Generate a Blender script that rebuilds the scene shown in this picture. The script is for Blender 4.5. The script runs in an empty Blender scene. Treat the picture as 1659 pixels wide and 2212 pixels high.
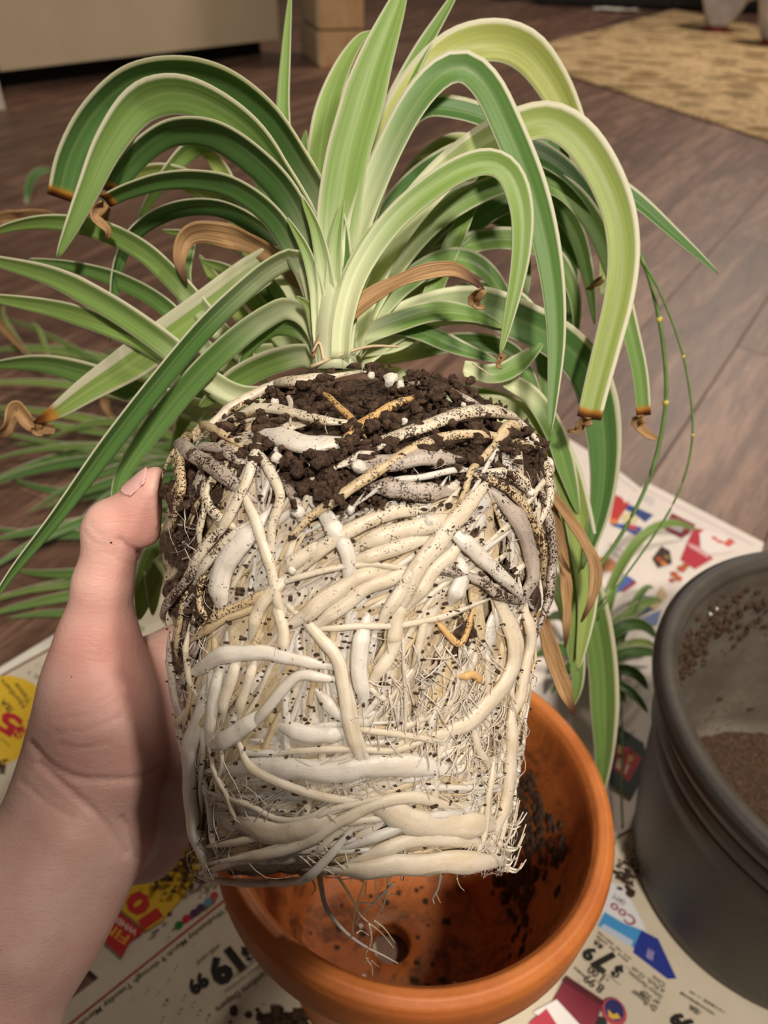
import bpy, bmesh, math, random
import numpy as np
from mathutils import Vector, Matrix
random.seed(7)
rng = np.random.default_rng(7)

# ------------------------------------------------------------------ camera, world, lights, exposure
SC = bpy.context.scene
COL = SC.collection
FPX, CX, CY = 1598.0, 829.5, 1106.0            # focal length in pixels of the 1659 x 2212 frame
PITCH, ROLL, CAM_Z = math.radians(41), math.radians(2), 0.59
_F = np.array([0, math.cos(PITCH), -math.sin(PITCH)])
_up = np.array([0, math.sin(PITCH), math.cos(PITCH)])
_rt = np.array([1.0, 0, 0])
_R = _rt * math.cos(ROLL) + _up * math.sin(ROLL)
_U = -_rt * math.sin(ROLL) + _up * math.cos(ROLL)
_C = np.array([0, 0, CAM_Z])

cam_data = bpy.data.cameras.new('camera')
cam = bpy.data.objects.new('camera', cam_data)
COL.objects.link(cam)
cam.matrix_world = Matrix(((_R[0], _U[0], -_F[0], 0), (_R[1], _U[1], -_F[1], 0), (_R[2], _U[2], -_F[2], CAM_Z), (0, 0, 0, 1)))
cam_data.sensor_fit = 'VERTICAL'
cam_data.sensor_height = 36
cam_data.lens = FPX / 2212 * 36
cam_data.clip_start = 0.01
cam_data.dof.use_dof = True
cam_data.dof.focus_distance = 0.255
cam_data.dof.aperture_fstop = 11.5
SC.camera = cam

world = bpy.data.worlds.new('room_ambient')
SC.world = world
world.use_nodes = True
world.node_tree.nodes['Background'].inputs[0].default_value = (1.0, 0.91, 0.82, 1)
world.node_tree.nodes['Background'].inputs[1].default_value = 0.085


def area_lamp(name, loc, target, size, power, color):
    d = bpy.data.lights.new(name, 'AREA')
    d.shape = 'DISK'
    d.size = size
    d.energy = power
    d.color = color
    o = bpy.data.objects.new(name, d)
    COL.objects.link(o)
    o.location = loc
    o.rotation_euler = (Vector(target) - Vector(loc)).to_track_quat('-Z', 'Y').to_euler()
    return o


area_lamp('ceiling_lamp', (0.26, -1.02, 2.1), (0.05, 0.3, 0.3), 0.2, 43, (1.0, 0.88, 0.75))
area_lamp('ceiling_lamp', (0.85, 0.05, 1.95), (0.05, 0.3, 0.3), 0.16, 17, (1.0, 0.88, 0.75))
area_lamp('hall_lamp', (1.9, 3.9, 2.35), (0.6, 2.6, 0.0), 0.5, 56, (1.0, 0.86, 0.72))
SC.view_settings.view_transform = 'Standard'
SC.view_settings.look = 'None'
SC.view_settings.gamma = 1
SC.view_settings.use_curve_mapping = False
SC.view_settings.exposure = 0.02


# ------------------------------------------------------------------ helpers
def pix(x, y, d):
    """Point at distance d along the view axis for frame coordinates x, y."""
    return _C + d * (_F + _R * (x - CX) / FPX - _U * (y - CY) / FPX)


def flr(x, y, z=0.0):
    """Point on the horizontal plane z seen at frame coordinates x, y."""
    d = _F + _R * (x - CX) / FPX - _U * (y - CY) / FPX
    return _C + d * (z - CAM_Z) / d[2]


def srgb(h):
    h = h.lstrip('#')
    c = [int(h[i:i + 2], 16) / 255 for i in (0, 2, 4)]
    return tuple(x / 12.92 if x <= 0.04045 else ((x + 0.055) / 1.055) ** 2.4 for x in c) + (1,)


def thing(name, label, cat, loc=(0, 0, 0), group=None):
    o = bpy.data.objects.new(name, None)
    o.empty_display_size = 0.03
    COL.objects.link(o)
    o.location = loc
    o['label'] = label
    o['category'] = cat
    if group:
        o['group'] = group
    return o


def base_of(o):
    p = Vector((0, 0, 0))
    while o is not None:
        p = p + o.location
        o = o.parent
    return p


def add_mesh(name, verts, faces, mats, parent=None, loc=None, smooth=True, uvs=None, attrs=None, midx=None, label=None):
    """One mesh object from world-space vertices; stored relative to its parent."""
    v = np.asarray(verts, float)
    off = np.array(base_of(parent)) if parent is not None else (np.array(loc, float) if loc is not None else np.zeros(3))
    me = bpy.data.meshes.new(name)
    me.from_pydata((v - off).tolist(), [], [tuple(int(i) for i in f) for f in faces])
    for m in (mats if isinstance(mats, (list, tuple)) else [mats]):
        me.materials.append(m)
    if midx is not None:
        me.polygons.foreach_set('material_index', np.asarray(midx, np.int32))
    if smooth:
        me.polygons.foreach_set('use_smooth', np.ones(len(me.polygons), bool))
    if uvs is not None:
        uvl = me.uv_layers.new(name='UVMap')
        li = np.zeros(len(me.loops), np.int32)
        me.loops.foreach_get('vertex_index', li)
        uvl.data.foreach_set('uv', np.asarray(uvs, np.float32)[li].ravel())
    for k, a in (attrs or {}).items():
        at = me.attributes.new(k, 'FLOAT', 'POINT')
        at.data.foreach_set('value', np.asarray(a, np.float32))
    me.update()
    o = bpy.data.objects.new(name, me)
    COL.objects.link(o)
    if parent is not None:
        o.parent = parent
    else:
        o.location = tuple(off)
    if label:
        o['label'] = label
    return o


def tag(o, label, cat, group=None, kind=None):
    o['label'] = label
    o['category'] = cat
    if group:
        o['group'] = group
    if kind:
        o['kind'] = kind
    return o


def catmull(P, n):
    """n samples of a Catmull-Rom curve through the rows of P, roughly even in length."""
    P = np.asarray(P, float)
    if len(P) == 2:
        t = np.linspace(0, 1, n)[:, None]
        return P[0] * (1 - t) + P[1] * t
    Q = np.vstack([2 * P[0] - P[1], P, 2 * P[-1] - P[-2]])
    out = []
    for i in range(1, len(Q) - 2):
        t = np.linspace(0, 1, 24, endpoint=False)[:, None]
        a, b, c, d = Q[i - 1], Q[i], Q[i + 1], Q[i + 2]
        out.append(0.5 * (2 * b + (c - a) * t + (2 * a - 5 * b + 4 * c - d) * t ** 2 + (-a + 3 * b - 3 * c + d) * t ** 3))
    out = np.vstack(out + [P[-1:]])
    s = np.r_[0, np.cumsum(np.linalg.norm(np.diff(out[:, :3], axis=0), axis=1))]
    u = np.linspace(0, s[-1], n)
    return np.stack([np.interp(u, s, out[:, k]) for k in range(out.shape[1])], 1)


def unit(a):
    a = np.asarray(a, float)
    return a / np.maximum(np.linalg.norm(a, axis=-1, keepdims=True), 1e-12)


def _hash(i, j, k, seed):
    n = (i * 374761393 + j * 668265263 + k * 2147483647 + seed * 974634777) & 0x7fffffff
    n = ((n ^ (n >> 13)) * 1274126177) & 0x7fffffff
    return ((n ^ (n >> 16)) & 0xffff) / 65535.0


def vnoise(P, scale, seed=0):
    """Smooth value noise in -1..1 at the points P."""
    Q = np.asarray(P, float) / scale + 100
    I = np.floor(Q).astype(np.int64)
    f = Q - I
    f = f * f * (3 - 2 * f)
    r = 0
    for dx in (0, 1):
        for dy in (0, 1):
            for dz in (0, 1):
                w = (f[..., 0] if dx else 1 - f[..., 0]) * (f[..., 1] if dy else 1 - f[..., 1]) * (f[..., 2] if dz else 1 - f[..., 2])
                r = r + w * _hash(I[..., 0] + dx, I[..., 1] + dy, I[..., 2] + dz, seed)
    return r * 2 - 1


def tube(P, rad, sides=8, flat=None, normal=None, cap=True):
    """Tapered tube along the rows of P; flat/normal squash its section along normal."""
    P = np.asarray(P, float)
    n = len(P)
    rad = np.broadcast_to(np.asarray(rad, float), (n,))
    T = unit(np.gradient(P, axis=0))
    if normal is None:
        ref = np.array([0.31, 0.52, 0.79])
        N = np.broadcast_to(ref, T.shape)
        N = N - (N * T).sum(1, keepdims=True) * T
        bad = np.linalg.norm(N, axis=1) < 0.1
        if bad.any():
            N = N.copy()
            N[bad] = np.cross(T[bad], np.array([1.0, 0, 0]))
        N = unit(N)
    else:
        N = unit(normal - (normal * T).sum(1, keepdims=True) * T)
    B = np.cross(T, N)
    a = np.linspace(0, 2 * math.pi, sides, endpoint=False)
    fl = 1.0 if flat is None else flat
    V = P[:, None, :] + rad[:, None, None] * (np.cos(a)[None, :, None] * B[:, None, :] + fl * np.sin(a)[None, :, None] * N[:, None, :])
    V = V.reshape(-1, 3)
    Fc = []
    for i in range(n - 1):
        for j in range(sides):
            k = (j + 1) % sides
            Fc.append((i * sides + j, i * sides + k, (i + 1) * sides + k, (i + 1) * sides + j))
    if cap:
        V = np.vstack([V, P[:1], P[-1:]])
        c0, c1 = n * sides, n * sides + 1
        for j in range(sides):
            k = (j + 1) % sides
            Fc.append((c0, k, j))
            Fc.append((c1, (n - 1) * sides + j, (n - 1) * sides + k))
    return V, Fc


class Bag:
    """Collects many small meshes into one."""
    def __init__(self):
        self.v, self.f, self.m, self.n, self.a = [], [], [], 0, []

    def add(self, V, Fc, m=0, a=0.0):
        self.v.append(np.asarray(V, float))
        self.f += [tuple(i + self.n for i in f) for f in Fc]
        self.m += [m] * len(Fc)
        self.n += len(V)
        a = a if isinstance(a, dict) else {'value': a}
        self.a.append({k: np.broadcast_to(np.asarray(x, float), (len(V),)) for k, x in a.items()})

    def build(self, name, mats, parent=None, attr=None, **kw):
        at = None
        if attr:
            ks = list(self.a[0])
            at = {attr if k == 'value' else k: np.concatenate([d[k] for d in self.a]) for k in ks}
        return add_mesh(name, np.vstack(self.v), self.f, mats, parent, midx=self.m, attrs=at, **kw)


def box_mesh(lo, hi, bev=0.0):
    bm = bmesh.new()
    bmesh.ops.create_cube(bm, size=1)
    lo, hi = np.array(lo, float), np.array(hi, float)
    for v in bm.verts:
        v.co = Vector(((v.co.x + .5) * (hi[0] - lo[0]) + lo[0], (v.co.y + .5) * (hi[1] - lo[1]) + lo[1], (v.co.z + .5) * (hi[2] - lo[2]) + lo[2]))
    if bev:
        bmesh.ops.bevel(bm, geom=bm.edges[:], offset=bev, segments=2, affect='EDGES', profile=0.6)
    V = np.array([v.co[:] for v in bm.verts])
    bm.verts.index_update()
    Fc = [[v.index for v in f.verts] for f in bm.faces]
    bm.free()
    return V, Fc


def frame_box(o, ex, ey, lo, hi, bev=0.0):
    """Box in a floor frame with origin o and axes ex, ey (z up)."""
    V, Fc = box_mesh(lo, hi, bev)
    ex, ey = np.append(ex, 0), np.append(ey, 0)
    W = np.array(o) + V[:, :1] * ex + V[:, 1:2] * ey + V[:, 2:] * np.array([0, 0, 1.0])
    return W, Fc


_ico = None


def lump(c, r, seed=0, rough=0.35, squash=(1, 1, 1), sub=2):
    """Irregular clod."""
    bm = bmesh.new()
    bmesh.ops.create_icosphere(bm, subdivisions=sub, radius=1)
    V = np.array([v.co[:] for v in bm.verts])
    bm.verts.index_update()
    Fc = [[v.index for v in f.verts] for f in bm.faces]
    bm.free()
    n = vnoise(V + seed * 3.7, 0.7, seed) + 0.6 * vnoise(V + seed * 1.3, 0.3, seed + 9)
    V = V * (1 + rough * n)[:, None] * np.array(squash) * r
    return V + np.asarray(c), Fc


# ------------------------------------------------------------------ materials
def new_mat(name):
    m = bpy.data.materials.new(name)
    m.use_nodes = True
    nt = m.node_tree
    return m, nt, nt.nodes['Principled BSDF'], nt.nodes['Material Output']


def nd(nt, t, **kw):
    n = nt.nodes.new(t)
    for k, v in kw.items():
        setattr(n, k, v)
    return n


def ramp(nt, fac, stops):
    r = nd(nt, 'ShaderNodeValToRGB')
    e = r.color_ramp.elements
    while len(e) < len(stops):
        e.new(0.5)
    for i, (p, c) in enumerate(stops):
        e[i].position = p
        e[i].color = c if len(c) == 4 else tuple(c) + (1,)
    if fac is not None:
        nt.links.new(fac, r.inputs[0])
    return r.outputs[0]


def noise(nt, scale, detail=4, rough=0.6, vec=None, dist=0.0):
    n = nd(nt, 'ShaderNodeTexNoise')
    n.inputs['Scale'].default_value = scale
    n.inputs['Detail'].default_value = detail
    n.inputs['Roughness'].default_value = rough
    n.inputs['Distortion'].default_value = dist
    if vec is None:
        tc = nt.nodes.get('TC') or nd(nt, 'ShaderNodeTexCoord', name='TC')
        vec = tc.outputs['Object']
    nt.links.new(vec, n.inputs['Vector'])
    return n.outputs['Fac']


def mixc(nt, fac, a, b, mode='MIX'):
    n = nd(nt, 'ShaderNodeMix', data_type='RGBA', blend_type=mode)
    for s, v in ((0, fac), (6, a), (7, b)):
        if hasattr(v, 'is_linked'):
            nt.links.new(v, n.inputs[s])
        else:
            n.inputs[s].default_value = v
    return n.outputs[2]


def mth(nt, op, a, b=0.0, c=0.0):
    n = nd(nt, 'ShaderNodeMath', operation=op)
    for s, v in ((0, a), (1, b), (2, c)):
        if hasattr(v, 'is_linked'):
            nt.links.new(v, n.inputs[s])
        else:
            n.inputs[s].default_value = v
    return n.outputs[0]


def sstep(nt, x, lo, hi):
    n = nd(nt, 'ShaderNodeMapRange', interpolation_type='SMOOTHSTEP')
    nt.links.new(x, n.inputs[0])
    n.inputs[1].default_value = lo
    n.inputs[2].default_value = hi
    return n.outputs[0]


def bump(nt, h, bsdf, strength, dist):
    b = nd(nt, 'ShaderNodeBump')
    b.inputs['Strength'].default_value = strength
    b.inputs['Distance'].default_value = dist
    nt.links.new(h, b.inputs['Height'])
    nt.links.new(b.outputs[0], bsdf.inputs['Normal'])


def attr(nt, name):
    n = nd(nt, 'ShaderNodeAttribute', attribute_name=name)
    return n.outputs['Fac']


def simple_mat(name, col, rough=0.6, nscale=0, namp=0.0, bscale=0, bstr=0.0, spec=0.5):
    m, nt, b, out = new_mat(name)
    c = srgb(col) if isinstance(col, str) else col
    b.inputs['Roughness'].default_value = rough
    b.inputs['Specular IOR Level'].default_value = spec
    if nscale:
        f = noise(nt, nscale)
        d = tuple(x * (1 - namp) for x in c[:3]) + (1,)
        l = tuple(min(1, x * (1 + namp)) for x in c[:3]) + (1,)
        nt.links.new(mixc(nt, sstep(nt, f, 0.3, 0.7), d, l), b.inputs['Base Color'])
    else:
        b.inputs['Base Color'].default_value = c
    if bscale:
        bump(nt, noise(nt, bscale, 6), b, bstr, 0.001)
    return m


def make_leaf_mat():
    """Variegated blade: green channel with pale margins, pale base, optional brown tip (UV: x across, y along)."""
    m, nt, b, out = new_mat('variegated_leaf')
    L = nt.links
    uv = nd(nt, 'ShaderNodeUVMap')
    sep = nd(nt, 'ShaderNodeSeparateXYZ')
    L.new(uv.outputs[0], sep.inputs[0])
    u, v = sep.outputs[0], sep.outputs[1]
    au = mth(nt, 'ABSOLUTE', mth(nt, 'SUBTRACT', mth(nt, 'MULTIPLY', u, 2.0), 1.0))
    tone, marg, pale, tip = attr(nt, 'tone'), attr(nt, 'margin'), attr(nt, 'pale'), attr(nt, 'tip')
    sgn = mth(nt, 'MULTIPLY', mth(nt, 'SUBTRACT', mth(nt, 'MULTIPLY', u, 2.0), 1.0), attr(nt, 'side'))
    marg = mth(nt, 'MULTIPLY', marg, mth(nt, 'ADD', 0.34, mth(nt, 'MULTIPLY', sstep(nt, sgn, -0.2, 0.2), 0.86)))
    comb = nd(nt, 'ShaderNodeCombineXYZ')
    L.new(mth(nt, 'MULTIPLY', u, 9.0), comb.inputs[0])
    L.new(mth(nt, 'MULTIPLY', v, 1.6), comb.inputs[1])
    L.new(mth(nt, 'MULTIPLY', tone, 37.0), comb.inputs[2])
    st = noise(nt, 1.0, 3, 0.6, comb.outputs[0])
    green = ramp(nt, tone, [(0.0, srgb('#42673a')), (0.35, srgb('#6a9552')), (0.65, srgb('#96b465')), (1.0, srgb('#c0c474'))])
    stripe = mixc(nt, sstep(nt, st, 0.30, 0.72), (0.86, 0.89, 0.82, 1), (1.14, 1.12, 1.10, 1))
    green = mixc(nt, 1.0, green, stripe, 'MULTIPLY')
    mid = mth(nt, 'SUBTRACT', 1.0, sstep(nt, au, 0.02, 0.13))
    green = mixc(nt, mth(nt, 'MULTIPLY', mid, 0.2), green, srgb('#c4d39a'))
    edge = mth(nt, 'ADD', mth(nt, 'SUBTRACT', 1.0, marg), mth(nt, 'MULTIPLY', mth(nt, 'SUBTRACT', st, 0.5), 0.10))
    mfac = sstep(nt, mth(nt, 'SUBTRACT', au, edge), -0.06, 0.07)
    cream = mixc(nt, sstep(nt, st, 0.3, 0.7), srgb('#d3d3b4'), srgb('#ebe8d6'))
    c = mixc(nt, mfac, green, cream)
    c = mixc(nt, sstep(nt, mth(nt, 'ADD', pale, mth(nt, 'MULTIPLY', mth(nt, 'SUBTRACT', st, 0.5), 0.25)), 0.05, 0.85), c, mixc(nt, st, srgb('#d9e3b4'), srgb('#f3f5dc')))
    tn = noise(nt, 160, 4)
    tipc = ramp(nt, mth(nt, 'ADD', mth(nt, 'MULTIPLY', tip, 0.8), mth(nt, 'MULTIPLY', tn, 0.35)),
                [(0.15, srgb('#b9a23f')), (0.5, srgb('#c98f3c')), (0.75, srgb('#7b4a26')), (1.0, srgb('#3a2216'))])
    c = mixc(nt, sstep(nt, tip, 0.12, 0.4), c, tipc)
    L.new(c, b.inputs['Base Color'])
    b.inputs['Roughness'].default_value = 0.42
    b.inputs['Specular IOR Level'].default_value = 0.4
    bump(nt, st, b, 0.25, 0.0006)
    tr = nd(nt, 'ShaderNodeBsdfTranslucent')
    L.new(mixc(nt, 1.0, c, (1.05, 1.1, 0.7, 1), 'MULTIPLY'), tr.inputs[0])
    mx = nd(nt, 'ShaderNodeMixShader')
    mx.inputs[0].default_value = 0.38
    L.new(b.outputs[0], mx.inputs[1])
    L.new(tr.outputs[0], mx.inputs[2])
    L.new(mx.outputs[0], out.inputs[0])
    return m


def make_dry_mat():
    m, nt, b, out = new_mat('dried_leaf')
    uv = nd(nt, 'ShaderNodeUVMap')
    mp = nd(nt, 'ShaderNodeMapping')
    mp.inputs['Scale'].default_value = (14, 2.2, 1)
    nt.links.new(uv.outputs[0], mp.inputs[0])
    st = noise(nt, 1.0, 4, 0.6, mp.outputs[0])
    c = ramp(nt, st, [(0.25, srgb('#5a3d24')), (0.45, srgb('#97734a')), (0.6, srgb('#b69468')), (0.8, srgb('#d2b98d'))])
    c = mixc(nt, sstep(nt, attr(nt, 'tip'), 0.3, 0.9), c, srgb('#4b2c1a'))
    nt.links.new(c, b.inputs['Base Color'])
    b.inputs['Roughness'].default_value = 0.6
    bump(nt, st, b, 0.6, 0.001)
    return m


def make_soil_mat():
    m, nt, b, out = new_mat('potting_soil')
    n = noise(nt, 420, 6, 0.7)
    n2 = noise(nt, 1500, 3, 0.6)
    c = ramp(nt, n, [(0.28, srgb('#2a1c12')), (0.48, srgb('#523c2c')), (0.62, srgb('#785d46')), (0.82, srgb('#a58a6c'))])
    c = mixc(nt, sstep(nt, n2, 0.62, 0.72), c, srgb('#7a5c3e'))
    nt.links.new(c, b.inputs['Base Color'])
    b.inputs['Roughness'].default_value = 0.9
    bump(nt, mth(nt, 'ADD', n, mth(nt, 'MULTIPLY', n2, 0.5)), b, 1.0, 0.003)
    return m


def make_root_mat(name, lo, hi, tan, rough=0.42):
    """Fleshy root: cream with streaks along its run (attributes su, sv), staining and specks of soil (attribute dirt)."""
    m, nt, b, out = new_mat(name)
    dirt = attr(nt, 'dirt')
    big = noise(nt, 70, 4)
    fine = noise(nt, 520, 5, 0.65)
    spk = noise(nt, 1500, 3, 0.6)
    spk2 = noise(nt, 260, 4, 0.65)
    cv = nd(nt, 'ShaderNodeCombineXYZ')
    nt.links.new(attr(nt, 'su'), cv.inputs[0])
    nt.links.new(attr(nt, 'sv'), cv.inputs[1])
    st = noise(nt, 1.0, 4, 0.6, cv.outputs[0], 0.3)
    c = mixc(nt, sstep(nt, mth(nt, 'ADD', mth(nt, 'MULTIPLY', big, 0.5), mth(nt, 'MULTIPLY', st, 0.5)), 0.36, 0.64), srgb(lo), srgb(hi))
    c = mixc(nt, mth(nt, 'MULTIPLY', sstep(nt, mth(nt, 'ADD', mth(nt, 'MULTIPLY', fine, 0.5), mth(nt, 'MULTIPLY', st, 0.5)), 0.54, 0.74), 0.5), c, srgb(tan))
    gate = mth(nt, 'SUBTRACT', mth(nt, 'ADD', mth(nt, 'MULTIPLY', spk, 0.6), mth(nt, 'MULTIPLY', spk2, 0.4)), mth(nt, 'SUBTRACT', 0.67, mth(nt, 'MULTIPLY', dirt, 0.17)))
    c = mixc(nt, sstep(nt, gate, 0.0, 0.04), c, srgb('#3a281b'))
    nt.links.new(c, b.inputs['Base Color'])
    b.inputs['Roughness'].default_value = rough
    b.inputs['Subsurface Weight'].default_value = 0.35
    b.inputs['Subsurface Radius'].default_value = (0.006, 0.0045, 0.003)
    b.inputs['Subsurface Scale'].default_value = 1.0
    bump(nt, mth(nt, 'ADD', mth(nt, 'MULTIPLY', st, 0.6), mth(nt, 'MULTIPLY', fine, 0.5)), b, 0.4, 0.0008)
    return m


def make_ball_mat():
    m, nt, b, out = new_mat('root_ball_core')
    soil = attr(nt, 'soil')
    n = noise(nt, 420, 6, 0.7)
    mid = noise(nt, 90, 4, 0.6)
    sc = ramp(nt, n, [(0.28, srgb('#2a1c12')), (0.48, srgb('#523c2c')), (0.62, srgb('#785d46')), (0.82, srgb('#a58a6c'))])
    mp = nd(nt, 'ShaderNodeMapping')
    mp.inputs['Scale'].default_value = (1, 1, 0.35)
    tc = nt.nodes.get('TC')
    nt.links.new(tc.outputs['Object'], mp.inputs[0])
    w = noise(nt, 330, 5, 0.65, mp.outputs[0], 1.5)
    rc = ramp(nt, w, [(0.25, srgb('#8a7355')), (0.40, srgb('#c2ad8a')), (0.52, srgb('#dccdae')), (0.8, srgb('#eadfc9'))])
    fac = sstep(nt, mth(nt, 'ADD', soil, mth(nt, 'MULTIPLY', mth(nt, 'SUBTRACT', mid, 0.5), 0.5)), 0.42, 0.58)
    nt.links.new(mixc(nt, fac, rc, sc), b.inputs['Base Color'])
    b.inputs['Roughness'].default_value = 0.8
    bump(nt, mth(nt, 'ADD', n, w), b, 1.0, 0.003)
    return m


def make_skin_mat():
    m, nt, b, out = new_mat('skin')
    red = attr(nt, 'red')
    big = noise(nt, 34, 4)
    fine = noise(nt, 900, 4, 0.6)
    c = mixc(nt, sstep(nt, big, 0.3, 0.72), srgb('#dcb2a6'), srgb('#e6c6ba'))
    c = mixc(nt, mth(nt, 'MULTIPLY', red, 0.75), c, srgb('#d98f84'))
    c = mixc(nt, mth(nt, 'MULTIPLY', sstep(nt, fine, 0.6, 0.8), 0.12), c, srgb('#b98374'))
    sp = noise(nt, 300, 2, 0.5)
    c = mixc(nt, sstep(nt, sp, 0.775, 0.79), c, srgb('#4a3026'))
    nt.links.new(c, b.inputs['Base Color'])
    b.inputs['Roughness'].default_value = 0.47
    b.inputs['Subsurface Weight'].default_value = 0.25
    b.inputs['Subsurface Radius'].default_value = (0.012, 0.005, 0.003)
    b.inputs['Subsurface Scale'].default_value = 0.5
    mp = nd(nt, 'ShaderNodeMapping')
    mp.inputs['Rotation'].default_value = (0.2, 0.5, 0.3)
    mp.inputs['Scale'].default_value = (0.5, 2.0, 2.0)
    nt.links.new(nt.nodes['TC'].outputs['Object'], mp.inputs[0])
    cr = noise(nt, 230, 4, 0.6, mp.outputs[0], 0.6)
    bump(nt, mth(nt, 'ADD', mth(nt, 'MULTIPLY', fine, 0.35), mth(nt, 'MULTIPLY', cr, 0.8)), b, 0.45, 0.0008)
    return m


def make_terracotta_mat():
    m, nt, b, out = new_mat('terracotta')
    n = noise(nt, 26, 5, 0.6)
    f = noise(nt, 500, 4)
    inside = attr(nt, 'inside')
    c = mixc(nt, sstep(nt, n, 0.3, 0.7), srgb('#b0622e'), srgb('#c67839'))
    mp = nd(nt, 'ShaderNodeMapping')
    mp.inputs['Scale'].default_value = (1, 1, 0.4)
    nt.links.new(nt.nodes['TC'].outputs['Object'], mp.inputs[0])
    s = noise(nt, 42, 6, 0.7, mp.outputs[0], 0.8)
    s2 = noise(nt, 160, 5, 0.7)
    stain = mth(nt, 'MULTIPLY', sstep(nt, mth(nt, 'ADD', mth(nt, 'MULTIPLY', s, 0.7), mth(nt, 'MULTIPLY', s2, 0.3)), 0.46, 0.62), inside)
    c = mixc(nt, mth(nt, 'MULTIPLY', inside, 0.45), c, srgb('#8a4c22'))
    c = mixc(nt, mth(nt, 'MULTIPLY', stain, 0.75), c, srgb('#3a2114'))
    c = mixc(nt, sstep(nt, f, 0.70, 0.78), c, srgb('#6d3617'))
    nt.links.new(c, b.inputs['Base Color'])
    b.inputs['Roughness'].default_value = 0.55
    bump(nt, mth(nt, 'ADD', f, n), b, 0.25, 0.0008)
    return m


def make_dark_pot_mat():
    m, nt, b, out = new_mat('dark_plastic_pot')
    n = noise(nt, 18, 5, 0.65)
    f = noise(nt, 240, 5, 0.65)
    inside = attr(nt, 'inside')
    c = mixc(nt, sstep(nt, n, 0.3, 0.7), srgb('#1f1a17'), srgb('#2c2622'))
    ci = mixc(nt, sstep(nt, n, 0.35, 0.7), srgb('#5c544a'), srgb('#777064'))
    ci = mixc(nt, sstep(nt, mth(nt, 'ADD', mth(nt, 'MULTIPLY', n, 0.4), mth(nt, 'MULTIPLY', f, 0.6)), 0.55, 0.68), ci, srgb('#43372b'))
    c = mixc(nt, inside, c, ci)
    nt.links.new(c, b.inputs['Base Color'])
    b.inputs['Roughness'].default_value = 0.5
    bump(nt, f, b, 0.15, 0.0008)
    return m


def make_plank_mat(name, dark, mid, light):
    m, nt, b, out = new_mat(name)
    oi = nd(nt, 'ShaderNodeObjectInfo')
    tc = nd(nt, 'ShaderNodeTexCoord', name='TC')
    mp = nd(nt, 'ShaderNodeMapping')
    mp.inputs['Scale'].default_value = (1.0, 7.0, 1.0)
    nt.links.new(tc.outputs['Object'], mp.inputs[0])
    add = nd(nt, 'ShaderNodeVectorMath', operation='ADD')
    nt.links.new(mp.outputs[0], add.inputs[0])
    cmb = nd(nt, 'ShaderNodeCombineXYZ')
    nt.links.new(mth(nt, 'MULTIPLY', oi.outputs['Random'], 40.0), cmb.inputs[0])
    nt.links.new(mth(nt, 'MULTIPLY', oi.outputs['Random'], 17.0), cmb.inputs[2])
    nt.links.new(cmb.outputs[0], add.inputs[1])
    g = noise(nt, 3.2, 7, 0.62, add.outputs[0], 0.7)
    g2 = noise(nt, 16, 5, 0.7, add.outputs[0], 0.2)
    v = mth(nt, 'ADD', mth(nt, 'MULTIPLY', g, 0.6), mth(nt, 'MULTIPLY', g2, 0.4))
    v = mth(nt, 'ADD', v, mth(nt, 'MULTIPLY', mth(nt, 'SUBTRACT', oi.outputs['Random'], 0.5), 0.10))
    c = ramp(nt, v, [(0.34, srgb(dark)), (0.5, srgb(mid)), (0.64, srgb(light))])
    nt.links.new(c, b.inputs['Base Color'])
    b.inputs['Roughness'].default_value = 0.48
    bump(nt, g2, b, 0.15, 0.001)
    return m


def make_rug_mat():
    m, nt, b, out = new_mat('patterned_rug')
    tc = nd(nt, 'ShaderNodeTexCoord', name='TC')
    mp = nd(nt, 'ShaderNodeMapping')
    mp.inputs['Scale'].default_value = (1.0, 2.0, 1.0)
    mp.inputs['Rotation'].default_value = (0, 0, 0.5)
    nt.links.new(tc.outputs['Object'], mp.inputs[0])
    vo = nd(nt, 'ShaderNodeTexVoronoi')
    vo.inputs['Scale'].default_value = 5.5
    nt.links.new(mp.outputs[0], vo.inputs['Vector'])
    sp = sstep(nt, vo.outputs['Distance'], 0.42, 0.28)
    n = noise(nt, 9, 3, 0.6, mp.outputs[0], 1.2)
    vine = mth(nt, 'SUBTRACT', 1.0, sstep(nt, mth(nt, 'ABSOLUTE', mth(nt, 'SUBTRACT', n, 0.5)), 0.02, 0.06))
    sepc = nd(nt, 'ShaderNodeSeparateColor')
    nt.links.new(vo.outputs['Color'], sepc.inputs[0])
    spc = mixc(nt, sepc.outputs[0], srgb('#755726'), srgb('#7c6c50'))
    c = mixc(nt, mth(nt, 'MULTIPLY', sp, 1.0), srgb('#c9ad82'), spc)
    c = mixc(nt, mth(nt, 'MULTIPLY', vine, 0.75), c, srgb('#86693c'))
    nt.links.new(c, b.inputs['Base Color'])
    b.inputs['Roughness'].default_value = 0.95
    bump(nt, noise(nt, 600, 3), b, 0.5, 0.002)
    return m


M_leaf = make_leaf_mat()
M_dry = make_dry_mat()
M_soil = make_soil_mat()
M_root = {
    'c': make_root_mat('root_cream', '#d2c3aa', '#e3d8c6', '#b7a07c'),
    'w': make_root_mat('root_white', '#d2cabd', '#e4ded4', '#bdb098', 0.36),
    't': make_root_mat('root_tan', '#c2aa84', '#d9c4a1', '#9c7f57'),
    'g': make_root_mat('root_grey', '#a0948a', '#c0b6aa', '#766a60'),
    'o': make_root_mat('root_orange', '#c99a5e', '#dcb680', '#9d6c38'),
}
M_ball = make_ball_mat()
M_skin = make_skin_mat()
M_nail = simple_mat('nail', '#e2b3ae', 0.28)
M_terra = make_terracotta_mat()
M_dpot = make_dark_pot_mat()
M_plank = make_plank_mat('vinyl_plank', '#45332b', '#6a4e40', '#947361')
M_groove = simple_mat('floor_underlay', '#2b211b', 0.9)
M_rug = make_rug_mat()
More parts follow.
